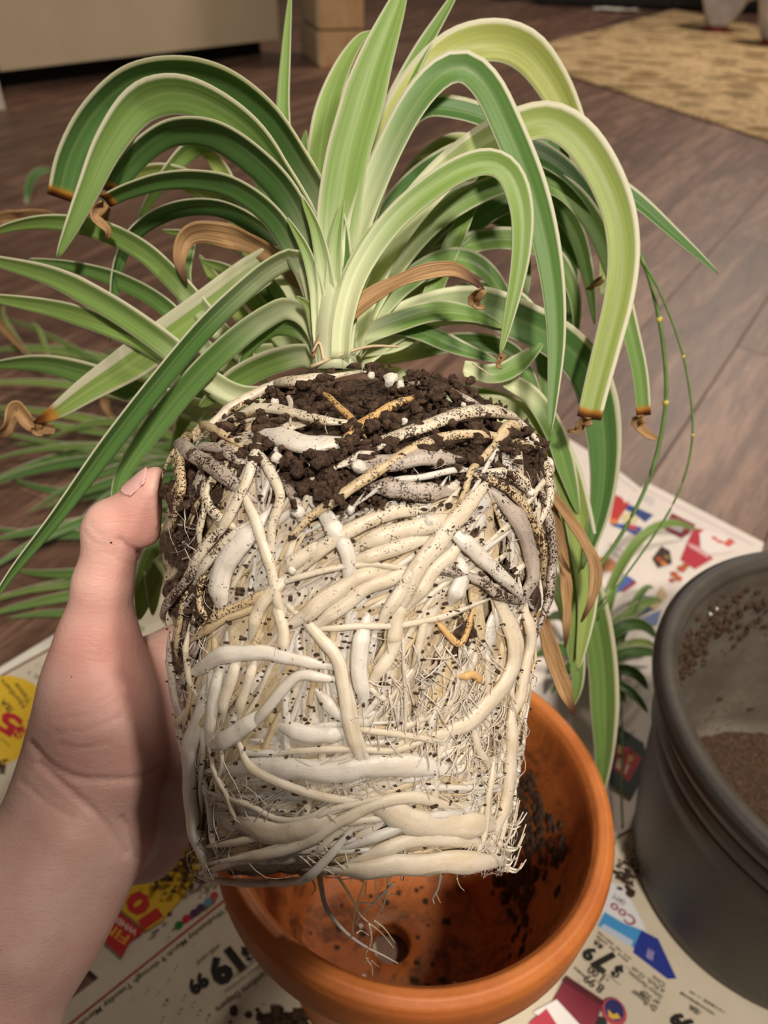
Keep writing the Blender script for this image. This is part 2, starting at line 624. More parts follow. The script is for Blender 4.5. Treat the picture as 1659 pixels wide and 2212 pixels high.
M_perl = simple_mat('perlite', '#e8e2d6', 0.8, 600, 0.15, 900, 0.8)
M_cab = simple_mat('beige_panel', '#c2b297', 0.5, 8, 0.03)
M_dark = simple_mat('black_toe_kick', '#0c0b0a', 0.8)
M_black = simple_mat('black_lacquer', '#100e0d', 0.5)
M_trim = simple_mat('pale_trim', '#c9bfae', 0.5)
M_wall = simple_mat('wall_paint', '#cabfac', 0.9, 5, 0.03)
M_wood = make_plank_mat('pine_board', '#b98c5c', '#cfa473', '#ddb98a')
M_bag = simple_mat('grey_plastic', '#c6c6d2', 0.45, 20, 0.15)
M_red = simple_mat('red_plastic', '#8e2f26', 0.5)
M_paper = simple_mat('newsprint', '#cfc6b1', 0.85, 30, 0.04)
M_paperw = simple_mat('white_newsprint', '#e6ddd6', 0.8, 30, 0.03)
M_tissue = simple_mat('white_paper_scrap', '#dcd6cc', 0.8)
INK = {}


def ink(h):
    if h not in INK:
        INK[h] = simple_mat('ink_' + h.strip('#'), h, 0.7)
    return INK[h]


# ------------------------------------------------------------------ floor of planks
PD = math.radians(57.4)
pdx, pdy = np.array([math.cos(PD), math.sin(PD)]), np.array([-math.sin(PD), math.cos(PD)])
floor = add_mesh('floor', *frame_box((0, 2.2, 0), pdx, pdy, (-4.2, -4.2, -0.03), (4.2, 4.2, -0.0045)), M_groove, smooth=False)
floor['kind'] = 'structure'
PW, PL = 0.152, 1.22
pv, pf = box_mesh((0, 0, -0.0044), (PL - 0.0012, PW - 0.0012, 0), 0.0007)
pme = bpy.data.meshes.new('plank')
pme.from_pydata(pv.tolist(), [], pf)
pme.materials.append(M_plank)
for row in range(-20, 21):
    y0 = row * PW
    off = (row * 0.437 % 1.0) * PL
    for k in range(-4, 5):
        x0 = k * PL + off - 1.2
        c = np.array([0, 2.2]) + pdx * (x0 + PL / 2) + pdy * (y0 + PW / 2)
        if abs(c[0]) > 2.6 or c[1] < -0.7 or c[1] > 5.8:
            continue
        if abs(c[0]) > 1.7 + 0.5 * max(c[1], 0):
            continue
        o = bpy.data.objects.new('plank', pme)
        COL.objects.link(o)
        o.parent = floor
        p = np.array([0, 2.2]) + pdx * x0 + pdy * y0
        o.location = (p[0], p[1], 0)
        o.rotation_euler = (0, 0, PD)

# ------------------------------------------------------------------ rug, far furniture
r0, r1, r2 = flr(1091, 121), flr(1659, 307), flr(1430, 30)
d1 = unit((r1 - r0)[:2])
d2 = unit((r2 - r0)[:2])
rug_pts = [r0[:2], r0[:2] + d1 * 2.1, r0[:2] + d1 * 2.1 + d2 * 2.0, r0[:2] + d2 * 2.0]
bm = bmesh.new()
bvs = [bm.verts.new((p[0], p[1], 0.001)) for p in rug_pts]
fc = bm.faces.new(bvs)
ex = bmesh.ops.extrude_face_region(bm, geom=[fc])
for v in ex['geom']:
    if isinstance(v, bmesh.types.BMVert):
        v.co.z = 0.007
bmesh.ops.recalc_face_normals(bm, faces=bm.faces[:])
bmesh.ops.bevel(bm, geom=bm.edges[:], offset=0.002, segments=2, affect='EDGES')
bm.verts.index_update()
RV = np.array([v.co[:] for v in bm.verts])
RF = [[v.index for v in f.verts] for f in bm.faces]
bm.free()
rug = tag(add_mesh('rug', RV, RF, M_rug, loc=(r0[0], r0[1], 0), smooth=False), 'tan area rug with a brown leaf pattern on the plank floor', 'rug')

# pale cabinet with recessed toe kick, top left
ca, cb = flr(15, 207), flr(606, 128)
ce = unit((cb - ca)[:2])
cn = np.array([-ce[1], ce[0]])
clen = float(np.linalg.norm((cb - ca)[:2]))
cab = thing('cabinet', 'beige flat-fronted cabinet with a black recessed toe space', 'cabinet', (ca[0], ca[1], 0))
add_mesh('body', *frame_box(ca, ce, cn, (0.002, 0.02, 0.068), (clen, 0.6, 0.9), 0.002), M_cab, cab, smooth=False)
add_mesh('front_panel', *frame_box(ca, ce, cn, (0.0, 0, 0.068), (clen, 0.0195, 0.88), 0.003), M_cab, cab, smooth=False)
add_mesh('toe_kick', *frame_box(ca, ce, cn, (0.01, 0.12, 0.0), (clen - 0.01, 0.58, 0.0675)), M_dark, cab, smooth=False)
ta = flr(14, 237)
trim = add_mesh('trim_1', *frame_box(ta, ce, cn, (-0.12, 0.0, 0.0), (0.0, 0.02, 0.9), 0.003), M_trim, smooth=False)
trim['kind'] = 'structure'

# pine crate standing beside the cabinet
ka = flr(692, 146)
ke, kn = unit(np.array([1.0, 0.36])), unit(np.array([-0.36, 1.0]))
crate = thing('wooden_crate', 'pale pine crate of stacked boards beside the beige cabinet', 'crate', (ka[0], ka[1], 0))
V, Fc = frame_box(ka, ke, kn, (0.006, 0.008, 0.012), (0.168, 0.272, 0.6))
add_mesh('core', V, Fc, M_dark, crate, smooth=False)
for i in range(5):
    z0 = 0.0 + i * 0.125
    add_mesh('board', *frame_box(ka, ke, kn, (0, 0, z0), (0.174, 0.0075, z0 + 0.119), 0.003), M_wood, crate, smooth=False)
    add_mesh('board', *frame_box(ka, ke, kn, (-0.008, 0.008, z0 + 0.004), (0.0055, 0.28, z0 + 0.119), 0.003), M_cab, crate, smooth=False)  # side boards greyer than the pine front: the side's shade put into their colour

# low black cabinet at the far end and a scrap of paper before it
ba, bb = flr(1165, 12), flr(1432, 22)
be = unit((bb - ba)[:2])
bn = np.array([-be[1], be[0]])
if bn[1] < 0:
    bn = -bn
blk = thing('cabinet', 'long black cabinet at the far end beyond the rug', 'cabinet', (ba[0], ba[1], 0))
bl = float(np.linalg.norm((bb - ba)[:2])) + 1.6
add_mesh('body', *frame_box(ba, be, bn, (0, 0.01, 0.0), (bl, 0.45, 0.55), 0.004), M_black, blk, smooth=False)
for i in range(3):
    w = bl / 3
    dr = add_mesh('door', *frame_box(ba, be, bn, (i * w + 0.006, -0.010, 0.02), ((i + 1) * w - 0.006, 0.009, 0.53), 0.004), M_black, blk, smooth=False)
    add_mesh('handle', *frame_box(ba, be, bn, (i * w + w * 0.86, -0.028, 0.3), (i * w + w * 0.88, -0.0105, 0.42), 0.003), M_dark, dr, smooth=False)

n = 26
pa = flr(1328, 25)
gx, gy = np.meshgrid(np.linspace(-0.15, 0.15, n), np.linspace(-0.06, 0.06, 9))
gz = 0.004 + 0.006 * (1 + vnoise(np.stack([gx, gy, gx * 0], -1), 0.05, 3))
rr = 1 - 0.25 * np.abs(vnoise(np.stack([gx, gy, gx * 0], -1), 0.09, 5))
V = np.stack([pa[0] + gx * rr, pa[1] + gy * rr, gz], -1).reshape(-1, 3)
Fc = [(j * n + i, j * n + i + 1, (j + 1) * n + i + 1, (j + 1) * n + i) for j in range(8) for i in range(n - 1)]
o = add_mesh('paper_scrap', V, Fc, M_tissue, loc=(pa[0], pa[1], 0))
md = o.modifiers.new('thickness', 'SOLIDIFY')
md.thickness = 0.001
md.offset = 1
tag(o, 'crumpled white paper scrap on the floor before the black cabinet', 'paper')


def jug(px, py, s, label, turn):
    """Grey plastic jug: tapering blow-moulded body, loop handle, red foot."""
    p = flr(px, py, 0.0075)
    t = thing('plastic_jug', label, 'jug', tuple(p), 'grey jugs on the rug')
    prof = [(0.0, 0.016), (0.040, 0.016), (0.052, 0.03), (0.075, 0.075), (0.1, 0.14), (0.11, 0.2), (0.1, 0.27), (0.06, 0.32), (0.03, 0.35), (0.03, 0.38), (0.0, 0.38)]
    prof = catmull([(a, b, 0) for a, b in prof], 30)
    N = 28
    V, Fc = [], []
    for i, (r, z, _) in enumerate(prof):
        for j in range(N):
            a = 2 * math.pi * j / N
            q = (abs(math.cos(a)) ** 3.4 + abs(math.sin(a)) ** 3.4) ** (-1 / 3.4)
            w = 1 + 0.05 * math.sin(3 * a + z * 30)
            x, y = r * q * w * math.cos(a), r * 0.8 * q * w * math.sin(a)
            V.append(p + s * np.array([x * math.cos(turn) - y * math.sin(turn), x * math.sin(turn) + y * math.cos(turn), z]))
    for i in range(len(prof) - 1):
        for j in range(N):
            k = (j + 1) % N
            Fc.append((i * N + j, i * N + k, (i + 1) * N + k, (i + 1) * N + j))
    add_mesh('body', V, Fc, M_bag, t)
    ex, ey = np.array([math.cos(turn), math.sin(turn)]), np.array([-math.sin(turn), math.cos(turn)])
    hp = [(0.085, 0, 0.12), (0.14, 0, 0.15), (0.155, 0, 0.22), (0.12, 0, 0.29), (0.06, 0, 0.31)]
    P = catmull([p + s * np.array([a * ex[0], a * ex[1], c]) for a, b_, c in hp], 20)
    add_mesh('handle', *tube(P, 0.016 * s, 10), M_bag, t)
    V, Fc = tube([p + s * np.array([0, 0, 0.0]), p + s * np.array([0, 0, 0.004]), p + s * np.array([0, 0, 0.016])], [0.047 * s, 0.05 * s, 0.046 * s], 24)
    add_mesh('foot', V, Fc, M_red, t, label='red foot of the jug')


jug(1546, 66, 1.15, 'grey plastic jug with loop handle standing on the rug edge', -0.15)
jug(1668, 96, 1.15, 'second grey plastic jug, cut off by the right border of the photo', 0.2)

# walls of the room, out of the frame
for nm, lo, hi in (('wall_back', (-3.3, 6.6, 0), (3.5, 6.7, 2.5)), ('wall_right', (3.4, -1.6, 0), (3.5, 6.59, 2.5)), ('wall_left', (-3.4, -1.6, 0), (-3.3, 6.59, 2.5))):
    w = add_mesh(nm, *box_mesh(lo, hi), M_wall, smooth=False)
    w['kind'] = 'structure'


# ------------------------------------------------------------------ newspapers with print
class Sheet:
    def __init__(self, label, corners, z, mat):
        P = np.array([flr(x, y)[:2] for x, y in corners])
        self.c = P.mean(0)
        self.z = z
        self.root = thing('newspaper', label, 'newspaper', (self.c[0], self.c[1], 0), 'advertising pages spread on the floor')
        n = len(P)
        V = np.vstack([np.c_[P, np.full(n, z)], np.c_[P, np.full(n, z + 0.0006)]])
        Fc = [tuple(range(n - 1, -1, -1)), tuple(range(n, 2 * n))] + [(i, (i + 1) % n, n + (i + 1) % n, n + i) for i in range(n)]
        bm = bmesh.new()
        vs = [bm.verts.new(v) for v in V]
        for f in Fc:
            bm.faces.new([vs[i] for i in f])
        bmesh.ops.recalc_face_normals(bm, faces=bm.faces[:])
        bm.verts.index_update()
        Fc = [[v.index for v in f.verts] for f in bm.faces]
        bm.free()
        add_mesh('page', V, Fc, mat, self.root, smooth=False)
        self.bag, self.mats, self.lv = Bag(), [], 0

    def mi(self, h):
        m = ink(h)
        if m not in self.mats:
            self.mats.append(m)
        return self.mats.index(m)

    def lift(self):
        self.lv += 1
        return self.z + 0.0006 + 0.00012 + 0.000035 * self.lv

    def poly(self, h, pts):
        P = [flr(x, y)[:2] for x, y in pts]
        z = self.lift()
        area = sum(P[i][0] * P[(i + 1) % len(P)][1] - P[(i + 1) % len(P)][0] * P[i][1] for i in range(len(P)))
        idx = list(range(len(P)))
        if area < 0:
            idx.reverse()
        self.bag.add([(p[0], p[1], z) for p in P], [idx], self.mi(h))

    def dot(self, h, x, y, r, n=18):
        c, e = flr(x, y)[:2], flr(x + r, y)[:2]
        rr = np.linalg.norm(e - c)
        z = self.lift()
        self.bag.add([(c[0] + rr * math.cos(a), c[1] + rr * math.sin(a), z) for a in np.linspace(0, 2 * math.pi, n, endpoint=False)], [list(range(n))], self.mi(h))

    def line(self, h, a, b, w):
        a, b = np.array(a, float), np.array(b, float)
        d = unit(b - a)
        q = np.array([-d[1], d[0]]) * w / 2
        self.poly(h, [a + q, b + q, b - q, a - q])

    def dashes(self, h, a, b, hgt, seed=1):
        """Small print too far gone to read: a row of short strokes."""
        r = random.Random(seed)
        a, b = np.array(a, float), np.array(b, float)
        L = np.linalg.norm(b - a)
        d = (b - a) / L
        s = 0.0
        while s < L:
            w = r.uniform(2.0, 4.5)
            if r.random() < 0.85:
                self.line(h, a + d * s, a + d * min(L, s + w), hgt * r.uniform(0.5, 1.0))
            s += w + r.uniform(0.8, 2.4)

    def text(self, h, s, a, b, hgt, weight=0.0):
        """Flat lettering from frame point a to b along its baseline; hgt is its cap height in frame pixels."""
        cu = bpy.data.curves.new('lettering', 'FONT')
        cu.body = s
        cu.offset = weight
        cu.resolution_u = 2
        tmp = bpy.data.objects.new('lettering', cu)
        COL.objects.link(tmp)
        me = bpy.data.meshes.new_from_object(tmp.evaluated_get(bpy.context.evaluated_depsgraph_get()))
        V = np.array([v.co[:] for v in me.vertices])
        Fc = [list(p.vertices) for p in me.polygons]
        bpy.data.objects.remove(tmp)
        bpy.data.curves.remove(cu)
        bpy.data.meshes.remove(me)
        if not len(V):
            return
        a, b = np.array(a, float), np.array(b, float)
        d = unit(b - a)
        up = np.array([d[1], -d[0]])
        P0, P1, P2 = flr(*a)[:2], flr(*b)[:2], flr(*(a + up * hgt))[:2]
        x0, x1 = V[:, 0].min(), V[:, 0].max()
        S = (V[:, 0] - x0) / (x1 - x0)
        T = V[:, 1] / 0.70
        Q = P0 + S[:, None] * (P1 - P0) + T[:, None] * (P2 - P0)
        z = self.lift()
        self.bag.add(np.c_[Q, np.full(len(Q), z)], Fc, self.mi(h))

    def done(self):
        if self.bag.n:
            self.bag.build('print', self.mats, self.root, smooth=False)


# left sheet
s1 = Sheet('beige newspaper page with yellow circles, left of the hand and arm', [(-260, 1600), (-60, 1482), (0, 1445), (115, 1375), (420, 1190), (620, 1290), (560, 1960), (400, 2050), (216, 2116), (181, 2084), (-200, 1900)], 0.0012, M_paper)
s1.poly('#e4e0d4', [(-260, 1600), (-60, 1482), (0, 1445), (115, 1375), (420, 1190), (432, 1196), (118, 1396), (0, 1462), (-250, 1612)])
s1.line('#7b5546', (-120, 1530), (140, 1388), 5)
s1.poly('#d9b32c', [(-70, 1490), (-20, 1466), (20, 1461), (55, 1470), (92, 1491), (98, 1530), (78, 1590), (48, 1638), (0, 1660), (-60, 1660), (-110, 1600)])
s1.text('#3c3a1c', 'Northern', (58, 1527), (8, 1468), 11, 0.02)
s1.text('#3c3a1c', 'Tissue', (70, 1518), (38, 1477), 11, 0.02)
s1.text('#3c3a1c', '/EA', (32, 1535), (9, 1512), 13, 0.03)
s1.text('#b2202e', '5', (52, 1560), (12, 1536), 44, 0.04)
s1.text('#b2202e', '$', (58, 1582), (40, 1570), 24, 0.04)
s1.text('#b2202e', '9', (8, 1540), (-20, 1520), 40, 0.04)
s1.line('#a08a20', (2, 1596), (24, 1616), 3)
s1.dashes('#8c877c', (110, 1480), (62, 1455), 10, 4)
s1.dashes('#8c877c', (125, 1462), (82, 1440), 9, 5)
s1.poly('#d3ac1c', [(300, 1880), (350, 1845), (400, 1815), (445, 1800), (447, 1850), (428, 1895), (398, 1940), (352, 1992), (318, 2014), (262, 1968), (255, 1930)])
s1.text('#b8211c', '1', (352, 1985), (338, 1965), 46, 0.05)
s1.text('#b8211c', '0', (332, 1960), (300, 1922), 44, 0.06)
s1.poly('#b3201f', [(254, 1968), (240, 1992), (216, 2028), (266, 2072), (284, 2036), (314, 2016)])
s1.text('#e3cfc4', 'WHEN', (300, 2014), (248, 1978), 13, 0.02)
s1.text('#e39a3a', 'FIN', (283, 2026), (232, 1992), 22, 0.02)
s1.dashes('#3b4a22', (425, 1815), (385, 1835), 14, 8)
s1.dashes('#3b4a22', (395, 1838), (345, 1868), 14, 9)
s1.line('#5a5560', (330, 2022), (345, 2012), 6)
s1.done()
# lower left sheet
s2 = Sheet('beige newspaper page priced 19.99, under the left of the terracotta pot', [(216, 2116), (505, 1935), (560, 1900), (800, 1990), (900, 2500), (300, 2600), (-60, 2330)], 0.0030, M_paper)
s2.line('#9c2a1e', (510, 1930), (110, 2251), 5)
for h, x, y in (('#1f6b2c', 388, 2003), ('#b3202c', 404, 1989), ('#46264f', 420, 1977), ('#46264f', 434, 1966), ('#5a93a6', 451, 1952), ('#a8432e', 464, 1940)):
    s2.dot(h, x, y, 9)
s2.text('#57503f', 'Valid Wednesday March 9 through Tuesday March 15', (515, 1941), (150, 2231), 11, 0.006)
s2.text('#17130f', '$', (536, 2048), (520, 2060), 28, 0.04)
s2.text('#17130f', '19', (501, 2050), (444, 2094), 52, 0.06)
s2.text('#17130f', '99', (439, 2103), (404, 2130), 30, 0.05)
s2.text('#6b6252', 'with card', (474, 2042), (426, 2080), 10, 0.01)
s2.text('#6b6252', 'select 64-112 ct', (560, 2070), (500, 2112), 9, 0.0)
s2.text('#6b6252', 'select varieties', (565, 2083), (486, 2143), 9, 0.0)
s2.text('#3a3226', 'Comforts Diapers', (580, 2096), (467, 2180), 13, 0.012)
s2.done()
# lower right sheet
s3 = Sheet('beige newspaper page priced 7.99, between terracotta pot and dark pot', [(1090, 2400), (1050, 2050), (1250, 1820), (1400, 1760), (1750, 1900), (1900, 2300), (1600, 2500)], 0.0012, M_paper)
s3.poly('#dcdfe3', [(1300, 1905), (1345, 1915), (1390, 2000), (1398, 2040), (1300, 1990)])
s3.poly('#3f93cf', [(1305, 1972), (1345, 1996), (1392, 2014), (1372, 2052), (1290, 2002)])
s3.poly('#b7c6da', [(1303, 1998), (1366, 2034), (1362, 2047), (1294, 2008)])
s3.poly('#1d2f8c', [(1384, 2012), (1420, 2030), (1460, 2116), (1440, 2117), (1366, 2060), (1369, 2046)])
s3.poly('#8c86b4', [(1398, 2050), (1412, 2058), (1408, 2078), (1394, 2070)])
s3.text('#8f2136', 'Coo', (1376, 1990), (1322, 1950), 20, 0.02)
s3.text('#6d7178', 'OM', (1352, 1950), (1328, 1933), 13, 0.0)
s3.dashes('#7d7666', (1360, 2074), (1290, 2016), 6, 11)
s3.dashes('#7d7666', (1354, 2080), (1288, 2026), 6, 12)
s3.text('#1c1914', '/EA', (1303, 2048), (1284, 2034), 10, 0.03)
s3.text('#1c1914', '$', (1346, 2100), (1332, 2088), 26, 0.04)
s3.text('#1c1914', '7', (1330, 2072), (1302, 2050), 46, 0.05)
s3.text('#1c1914', '9', (1290, 2062), (1270, 2046), 28, 0.05)
s3.text('#2c2822', '-1.00', (1316, 2118), (1276, 2089), 19, 0.0)
s3.text('#2c2822', '8.99', (1306, 2136), (1269, 2108), 20, 0.0)
s3.line('#5a5346', (1338, 2132), (1290, 2095), 1.5)
s3.dashes('#6f685a', (1262, 2115), (1240, 2095), 6, 21)
s3.text('#4a4338', 'Dr Pepper', (1418, 2180), (1367, 2141), 13, 0.01)
s3.text('#4a4338', 'or 7UP', (1424, 2169), (1386, 2141), 12, 0.01)
s3.text('#5d5648', 'Select Varieties,', (1430, 2157), (1358, 2101), 10, 0.004)
s3.text('#5d5648', '6 Pack, 12 oz', (1434, 2143), (1366, 2093), 10, 0.004)
s3.text('#5d5648', 'Cans', (1436, 2130), (1411, 2112), 11, 0.004)
s3.poly('#7d2436', [(1222, 2112), (1302, 2166), (1290, 2200), (1276, 2236), (1236, 2236), (1190, 2170)])
s3.poly('#5a1a26', [(1222, 2112), (1302, 2166), (1298, 2178), (1212, 2124)])
s3.poly('#e8e6e4', [(1200, 2163), (1258, 2226), (1230, 2250), (1150, 2190)])
s3.poly('#b8394c', [(1178, 2182), (1204, 2222), (1180, 2245), (1140, 2215)])
s3.dot('#b54a52', 1324, 2190, 26, 28)
s3.dot('#2a2a6a', 1324, 2186, 20, 24)
s3.poly('#e0b53c', [(1310, 2184), (1322, 2196), (1330, 2192), (1338, 2204), (1322, 2206), (1312, 2200)])
s3.poly('#20242a', [(1290, 2200), (1306, 2204), (1312, 2230), (1284, 2230)])
s3.text('#1c1914', '/EA', (1512, 2190), (1490, 2175), 11, 0.02)
s3.text('#1c1914', '99', (1500, 2215), (1456, 2190), 28, 0.05)
s3.dashes('#6f685a', (1545, 2200), (1470, 2152), 7, 23)
s3.dashes('#6f685a', (1560, 2192), (1490, 2150), 6, 24)
s3.done()
# upper right sheet
K = lambda L: [(1280 + .2285 * u, 1000 + .2285 * v) for u, v in L]
s4 = Sheet('white glossy advert page with red and blue packs, beyond the dark pot', [(1648, 1177), (1397, 1047), (1384, 1060), (1318, 1008), (1150, 905), (820, 1250), (1050, 1500), (1240, 1860), (1420, 1760), (1560, 1500)], 0.0030, M_paperw)
s4.line('#cdbfbd', (1320, 1024), (1376, 1068), 3)
s4.line('#d3c0c2', (1392, 1062), (1625, 1182), 3)
s4.poly('#cfc9c6', K([(470, 300), (590, 360), (560, 430), (440, 370)]))
s4.poly('#bd3231', K([(205, 320), (270, 350), (300, 400), (345, 380), (300, 470), (250, 540), (230, 600), (150, 590)]))
s4.poly('#d98136', K([(160, 545), (240, 560), (225, 605), (150, 592)]))
s4.poly('#29427f', K([(330, 410), (570, 515), (490, 585), (410, 520), (300, 460)]))
s4.poly('#d9cc9a', K([(260, 520), (330, 490), (430, 540), (400, 600), (280, 590)]))
s4.poly('#34549a', K([(170, 598), (300, 600), (460, 630), (430, 720), (300, 660), (165, 612)]))
s4.poly('#b83c4c', K([(300, 595), (420, 620), (400, 665), (310, 635)]))
s4.dashes('#b5aca6', (1313, 1180), (1360, 1205), 8, 31)
s4.dashes('#b5aca6', (1318, 1195), (1355, 1222), 8, 32)
s4.poly('#7d2430', K([(740, 500), (965, 612), (900, 700), (830, 740), (655, 640)]))
s4.poly('#a9a0a4', K([(730, 555), (870, 615), (825, 690), (690, 625)]))
s4.poly('#b52f40', K([(950, 640), (1040, 660), (1000, 720), (1000, 820), (1130, 930), (960, 1030), (820, 940), (880, 790)]))
s4.poly('#ece4e0', K([(1000, 690), (1060, 660), (1200, 700), (1330, 780), (1330, 850), (1200, 880), (1080, 890), (1010, 830)]))
s4.poly('#d6a4a8', K([(890, 780), (1010, 830), (1090, 900), (1080, 930), (900, 820)]))
for u, v, r in ((1140, 740, 6), (1180, 770, 5), (1205, 775, 5), (1265, 795, 8), (1290, 765, 7), (1310, 780, 5)):
    s4.dot('#d2604f', 1280 + .2285 * u, 1000 + .2285 * v, r)
s4.poly('#3b2420', K([(640, 815), (720, 860), (740, 980), (610, 1020), (555, 930)]))
for u, v, r in ((620, 940, 7), (660, 980, 7), (690, 920, 6), (760, 1080, 8), (830, 1030, 9), (800, 1120, 8), (740, 1140, 6), (870, 1000, 7)):
    s4.dot(random.choice(['#b8572c', '#c8792f', '#a8452a', '#8a7a30']), 1280 + .2285 * u, 1000 + .2285 * v, r)
s4.poly('#c98a5a', K([(50, 920), (150, 930), (225, 980), (210, 1060), (90, 1045), (40, 990)]))
s4.poly('#4a5fa8', K([(290, 1080), (390, 1140), (260, 1240), (190, 1280)]))
s4.poly('#8f2a3c', K([(380, 1140), (410, 1165), (290, 1250), (260, 1240)]))
s4.poly('#27477f', K([(320, 1370), (470, 1290), (640, 1300), (560, 1420), (420, 1440)]))
s4.poly('#cdb28a', K([(640, 1200), (700, 1280), (580, 1420), (530, 1400)]))
s4.poly('#6f7fa8', K([(450, 1500), (640, 1420), (600, 1560), (480, 1560)]))
J = lambda L: [(1300 + .1356 * u, 1500 + .1356 * v) for u, v in L]
s4.poly('#36423f', J([(200, 530), (640, 830), (720, 1180), (440, 1700), (100, 1480), (100, 1150)]))
s4.poly('#b23a46', J([(230, 850), (330, 900), (400, 890), (610, 1070), (400, 1450), (170, 1240)]))
s4.poly('#d0a44a', J([(240, 860), (330, 900), (300, 1020), (230, 980)]))
s4.poly('#d8c7a8', J([(220, 1080), (300, 1070), (280, 1270), (200, 1210)]))
s4.poly('#cfa24a', J([(390, 1000), (480, 1040), (460, 1120), (380, 1140)]))
s4.poly('#d8c7a8', J([(370, 1160), (420, 1180), (360, 1330), (330, 1310)]))
s4.done()


# ------------------------------------------------------------------ pots
def lathe(prof, center, axis, N=96, wob=0.0):
    """Surface of revolution; prof rows are (radius, height, inside flag)."""
    ax = unit(axis)
    u = unit(np.cross(ax, [0, 1.0, 0]))
    w = np.cross(ax, u)
    a = np.linspace(0, 2 * math.pi, N, endpoint=False)
    V, A = [], []
    for r, h, s in prof:
        V.append(np.asarray(center) + (r * np.cos(a))[:, None] * u + (r * np.sin(a))[:, None] * w + h * ax)
        A += [s] * N
    Fc = []
    for i in range(len(prof) - 1):
        for j in range(N):
            k = (j + 1) % N
            Fc.append((i * N + j, i * N + k, (i + 1) * N + k, (i + 1) * N + j))
    return np.vstack(V), Fc, A


def smooth_prof(pts, sub=4):
    out = []
    for (r0, h0, s0), (r1, h1, s1) in zip(pts[:-1], pts[1:]):
        for t in np.linspace(0, 1, sub, endpoint=False):
            out.append((r0 + (r1 - r0) * t, h0 + (h1 - h0) * t, s0 if t < 0.5 else s1))
    out.append(pts[-1])
    return out


TS = 1.07
tc = _C + (np.array([0.0205, 0.1985, 0.2284]) - _C) * TS         # centre of the terracotta rim
tax = unit(np.array([0.034, 0.105, 1.0]))
TR, TH = 0.105 * TS, 0.196
tb = tc - tax * TH
tlow = 0.0047 + 0.0
tb = tb + np.array([0, 0, 0.0])
prof = [(0.013, 0.0, 0), (0.066, 0.0, 0), (0.070, 0.003, 0), (0.097, TH - 0.041, 0), (0.098, TH - 0.038, 0), (TR - 0.0035, TH - 0.037, 0), (TR - 0.0015, TH - 0.034, 0), (TR, TH - 0.008, 0),
        (TR - 0.0015, TH - 0.003, 0), (TR - 0.005, TH, 0), (TR - 0.0095, TH - 0.001, 0), (TR - 0.0125, TH - 0.005, .35), (TR - 0.0155, TH - 0.03, .6), (TR - 0.019, TH - 0.045, 1),
        (0.078, 0.06, 1), (0.068, 0.03, 1), (0.064, 0.019, 1), (0.056, 0.0145, 1), (0.014, 0.0140, 1), (0.013, 0.012, 1), (0.013, 0.0, 0)]
V, Fc, A = lathe(smooth_prof(prof), tb, tax)
zmin = V[:, 2].min()
tpot = thing('terracotta_pot', 'empty orange terracotta pot with a rolled rim, under the held plant', 'plant pot', (tb[0], tb[1], tb[2]))
add_mesh('pot_body', V, Fc, M_terra, tpot, attrs={'inside': A})
print('terracotta zmin', zmin)


def on_wall(ang, h, inset, base, axis, prof_in):
    ax = unit(axis)
    u = unit(np.cross(ax, [0, 1.0, 0]))
    w = np.cross(ax, u)
    hs, rs = [p[1] for p in prof_in], [p[0] for p in prof_in]
    r = np.interp(h, hs, rs) - inset
    d = math.cos(ang) * u + math.sin(ang) * w
    return np.asarray(base) + r * d + h * ax, d


pin = [(0.064, 0.019), (0.068, 0.03), (0.078, 0.06), (TR - 0.019, TH - 0.045), (TR - 0.0155, TH - 0.03), (TR - 0.0125, TH - 0.005)]
u_t = unit(np.cross(tax, [0, 1.0, 0]))
w_t = np.cross(tax, u_t)


def ang_of(x, y):
    """Angle on the pot wall facing the floor direction x, y."""
    return math.atan2(np.dot([x, y, 0], w_t), np.dot([x, y, 0], u_t))


res = Bag()
r_ = random.Random(3)
for i in range(330):
    k = r_.random()
    if k < 0.80:
        an = ang_of(math.cos(0.30 + r_.gauss(0, 0.26)), math.sin(0.30 + r_.gauss(0, 0.26)))
        h = r_.uniform(0.05, TH - 0.045)
    else:
        an = r_.uniform(0, 6.28)
        h = r_.choice([r_.uniform(0.02, 0.1), r_.uniform(0.05, TH - 0.05)])
    p, d = on_wall(an, h, -0.0004, tb, tax, pin)
    V, Fc = lump(p, r_.uniform(0.0010, 0.0046) * (1.1 if k < 0.5 else 0.7), i, 0.6, (1, 1, 1.7), 2)
    c = V - p
    V = p + c - d * (c @ d)[:, None] * 0.65
    res.add(V, Fc)
for i in range(70):
    a, r = r_.uniform(0, 6.28), 0.05 * math.sqrt(r_.random()) + 0.014
    p = tb + u_t * r * math.cos(a) + w_t * r * math.sin(a) + tax * 0.0145
    V, Fc = lump(p, r_.uniform(0.0006, 0.003), i + 300, 0.5, (1, 1, .6), 1)
    res.add(V, Fc)
o = res.build('soil_residue', M_soil, tpot, label='dark soil stuck to the inner wall')
o['kind'] = 'stuff'
for i, (a, r) in enumerate(((0.9, 0.03), (-0.4, 0.024), (2.6, 0.05))):
    p = tb + u_t * r * math.cos(a) + w_t * r * math.sin(a) + tax * 0.016
    V, Fc = lump(p, 0.0018, i + 77, 0.3)
    add_mesh('perlite_grain', V, Fc, M_perl, tpot)

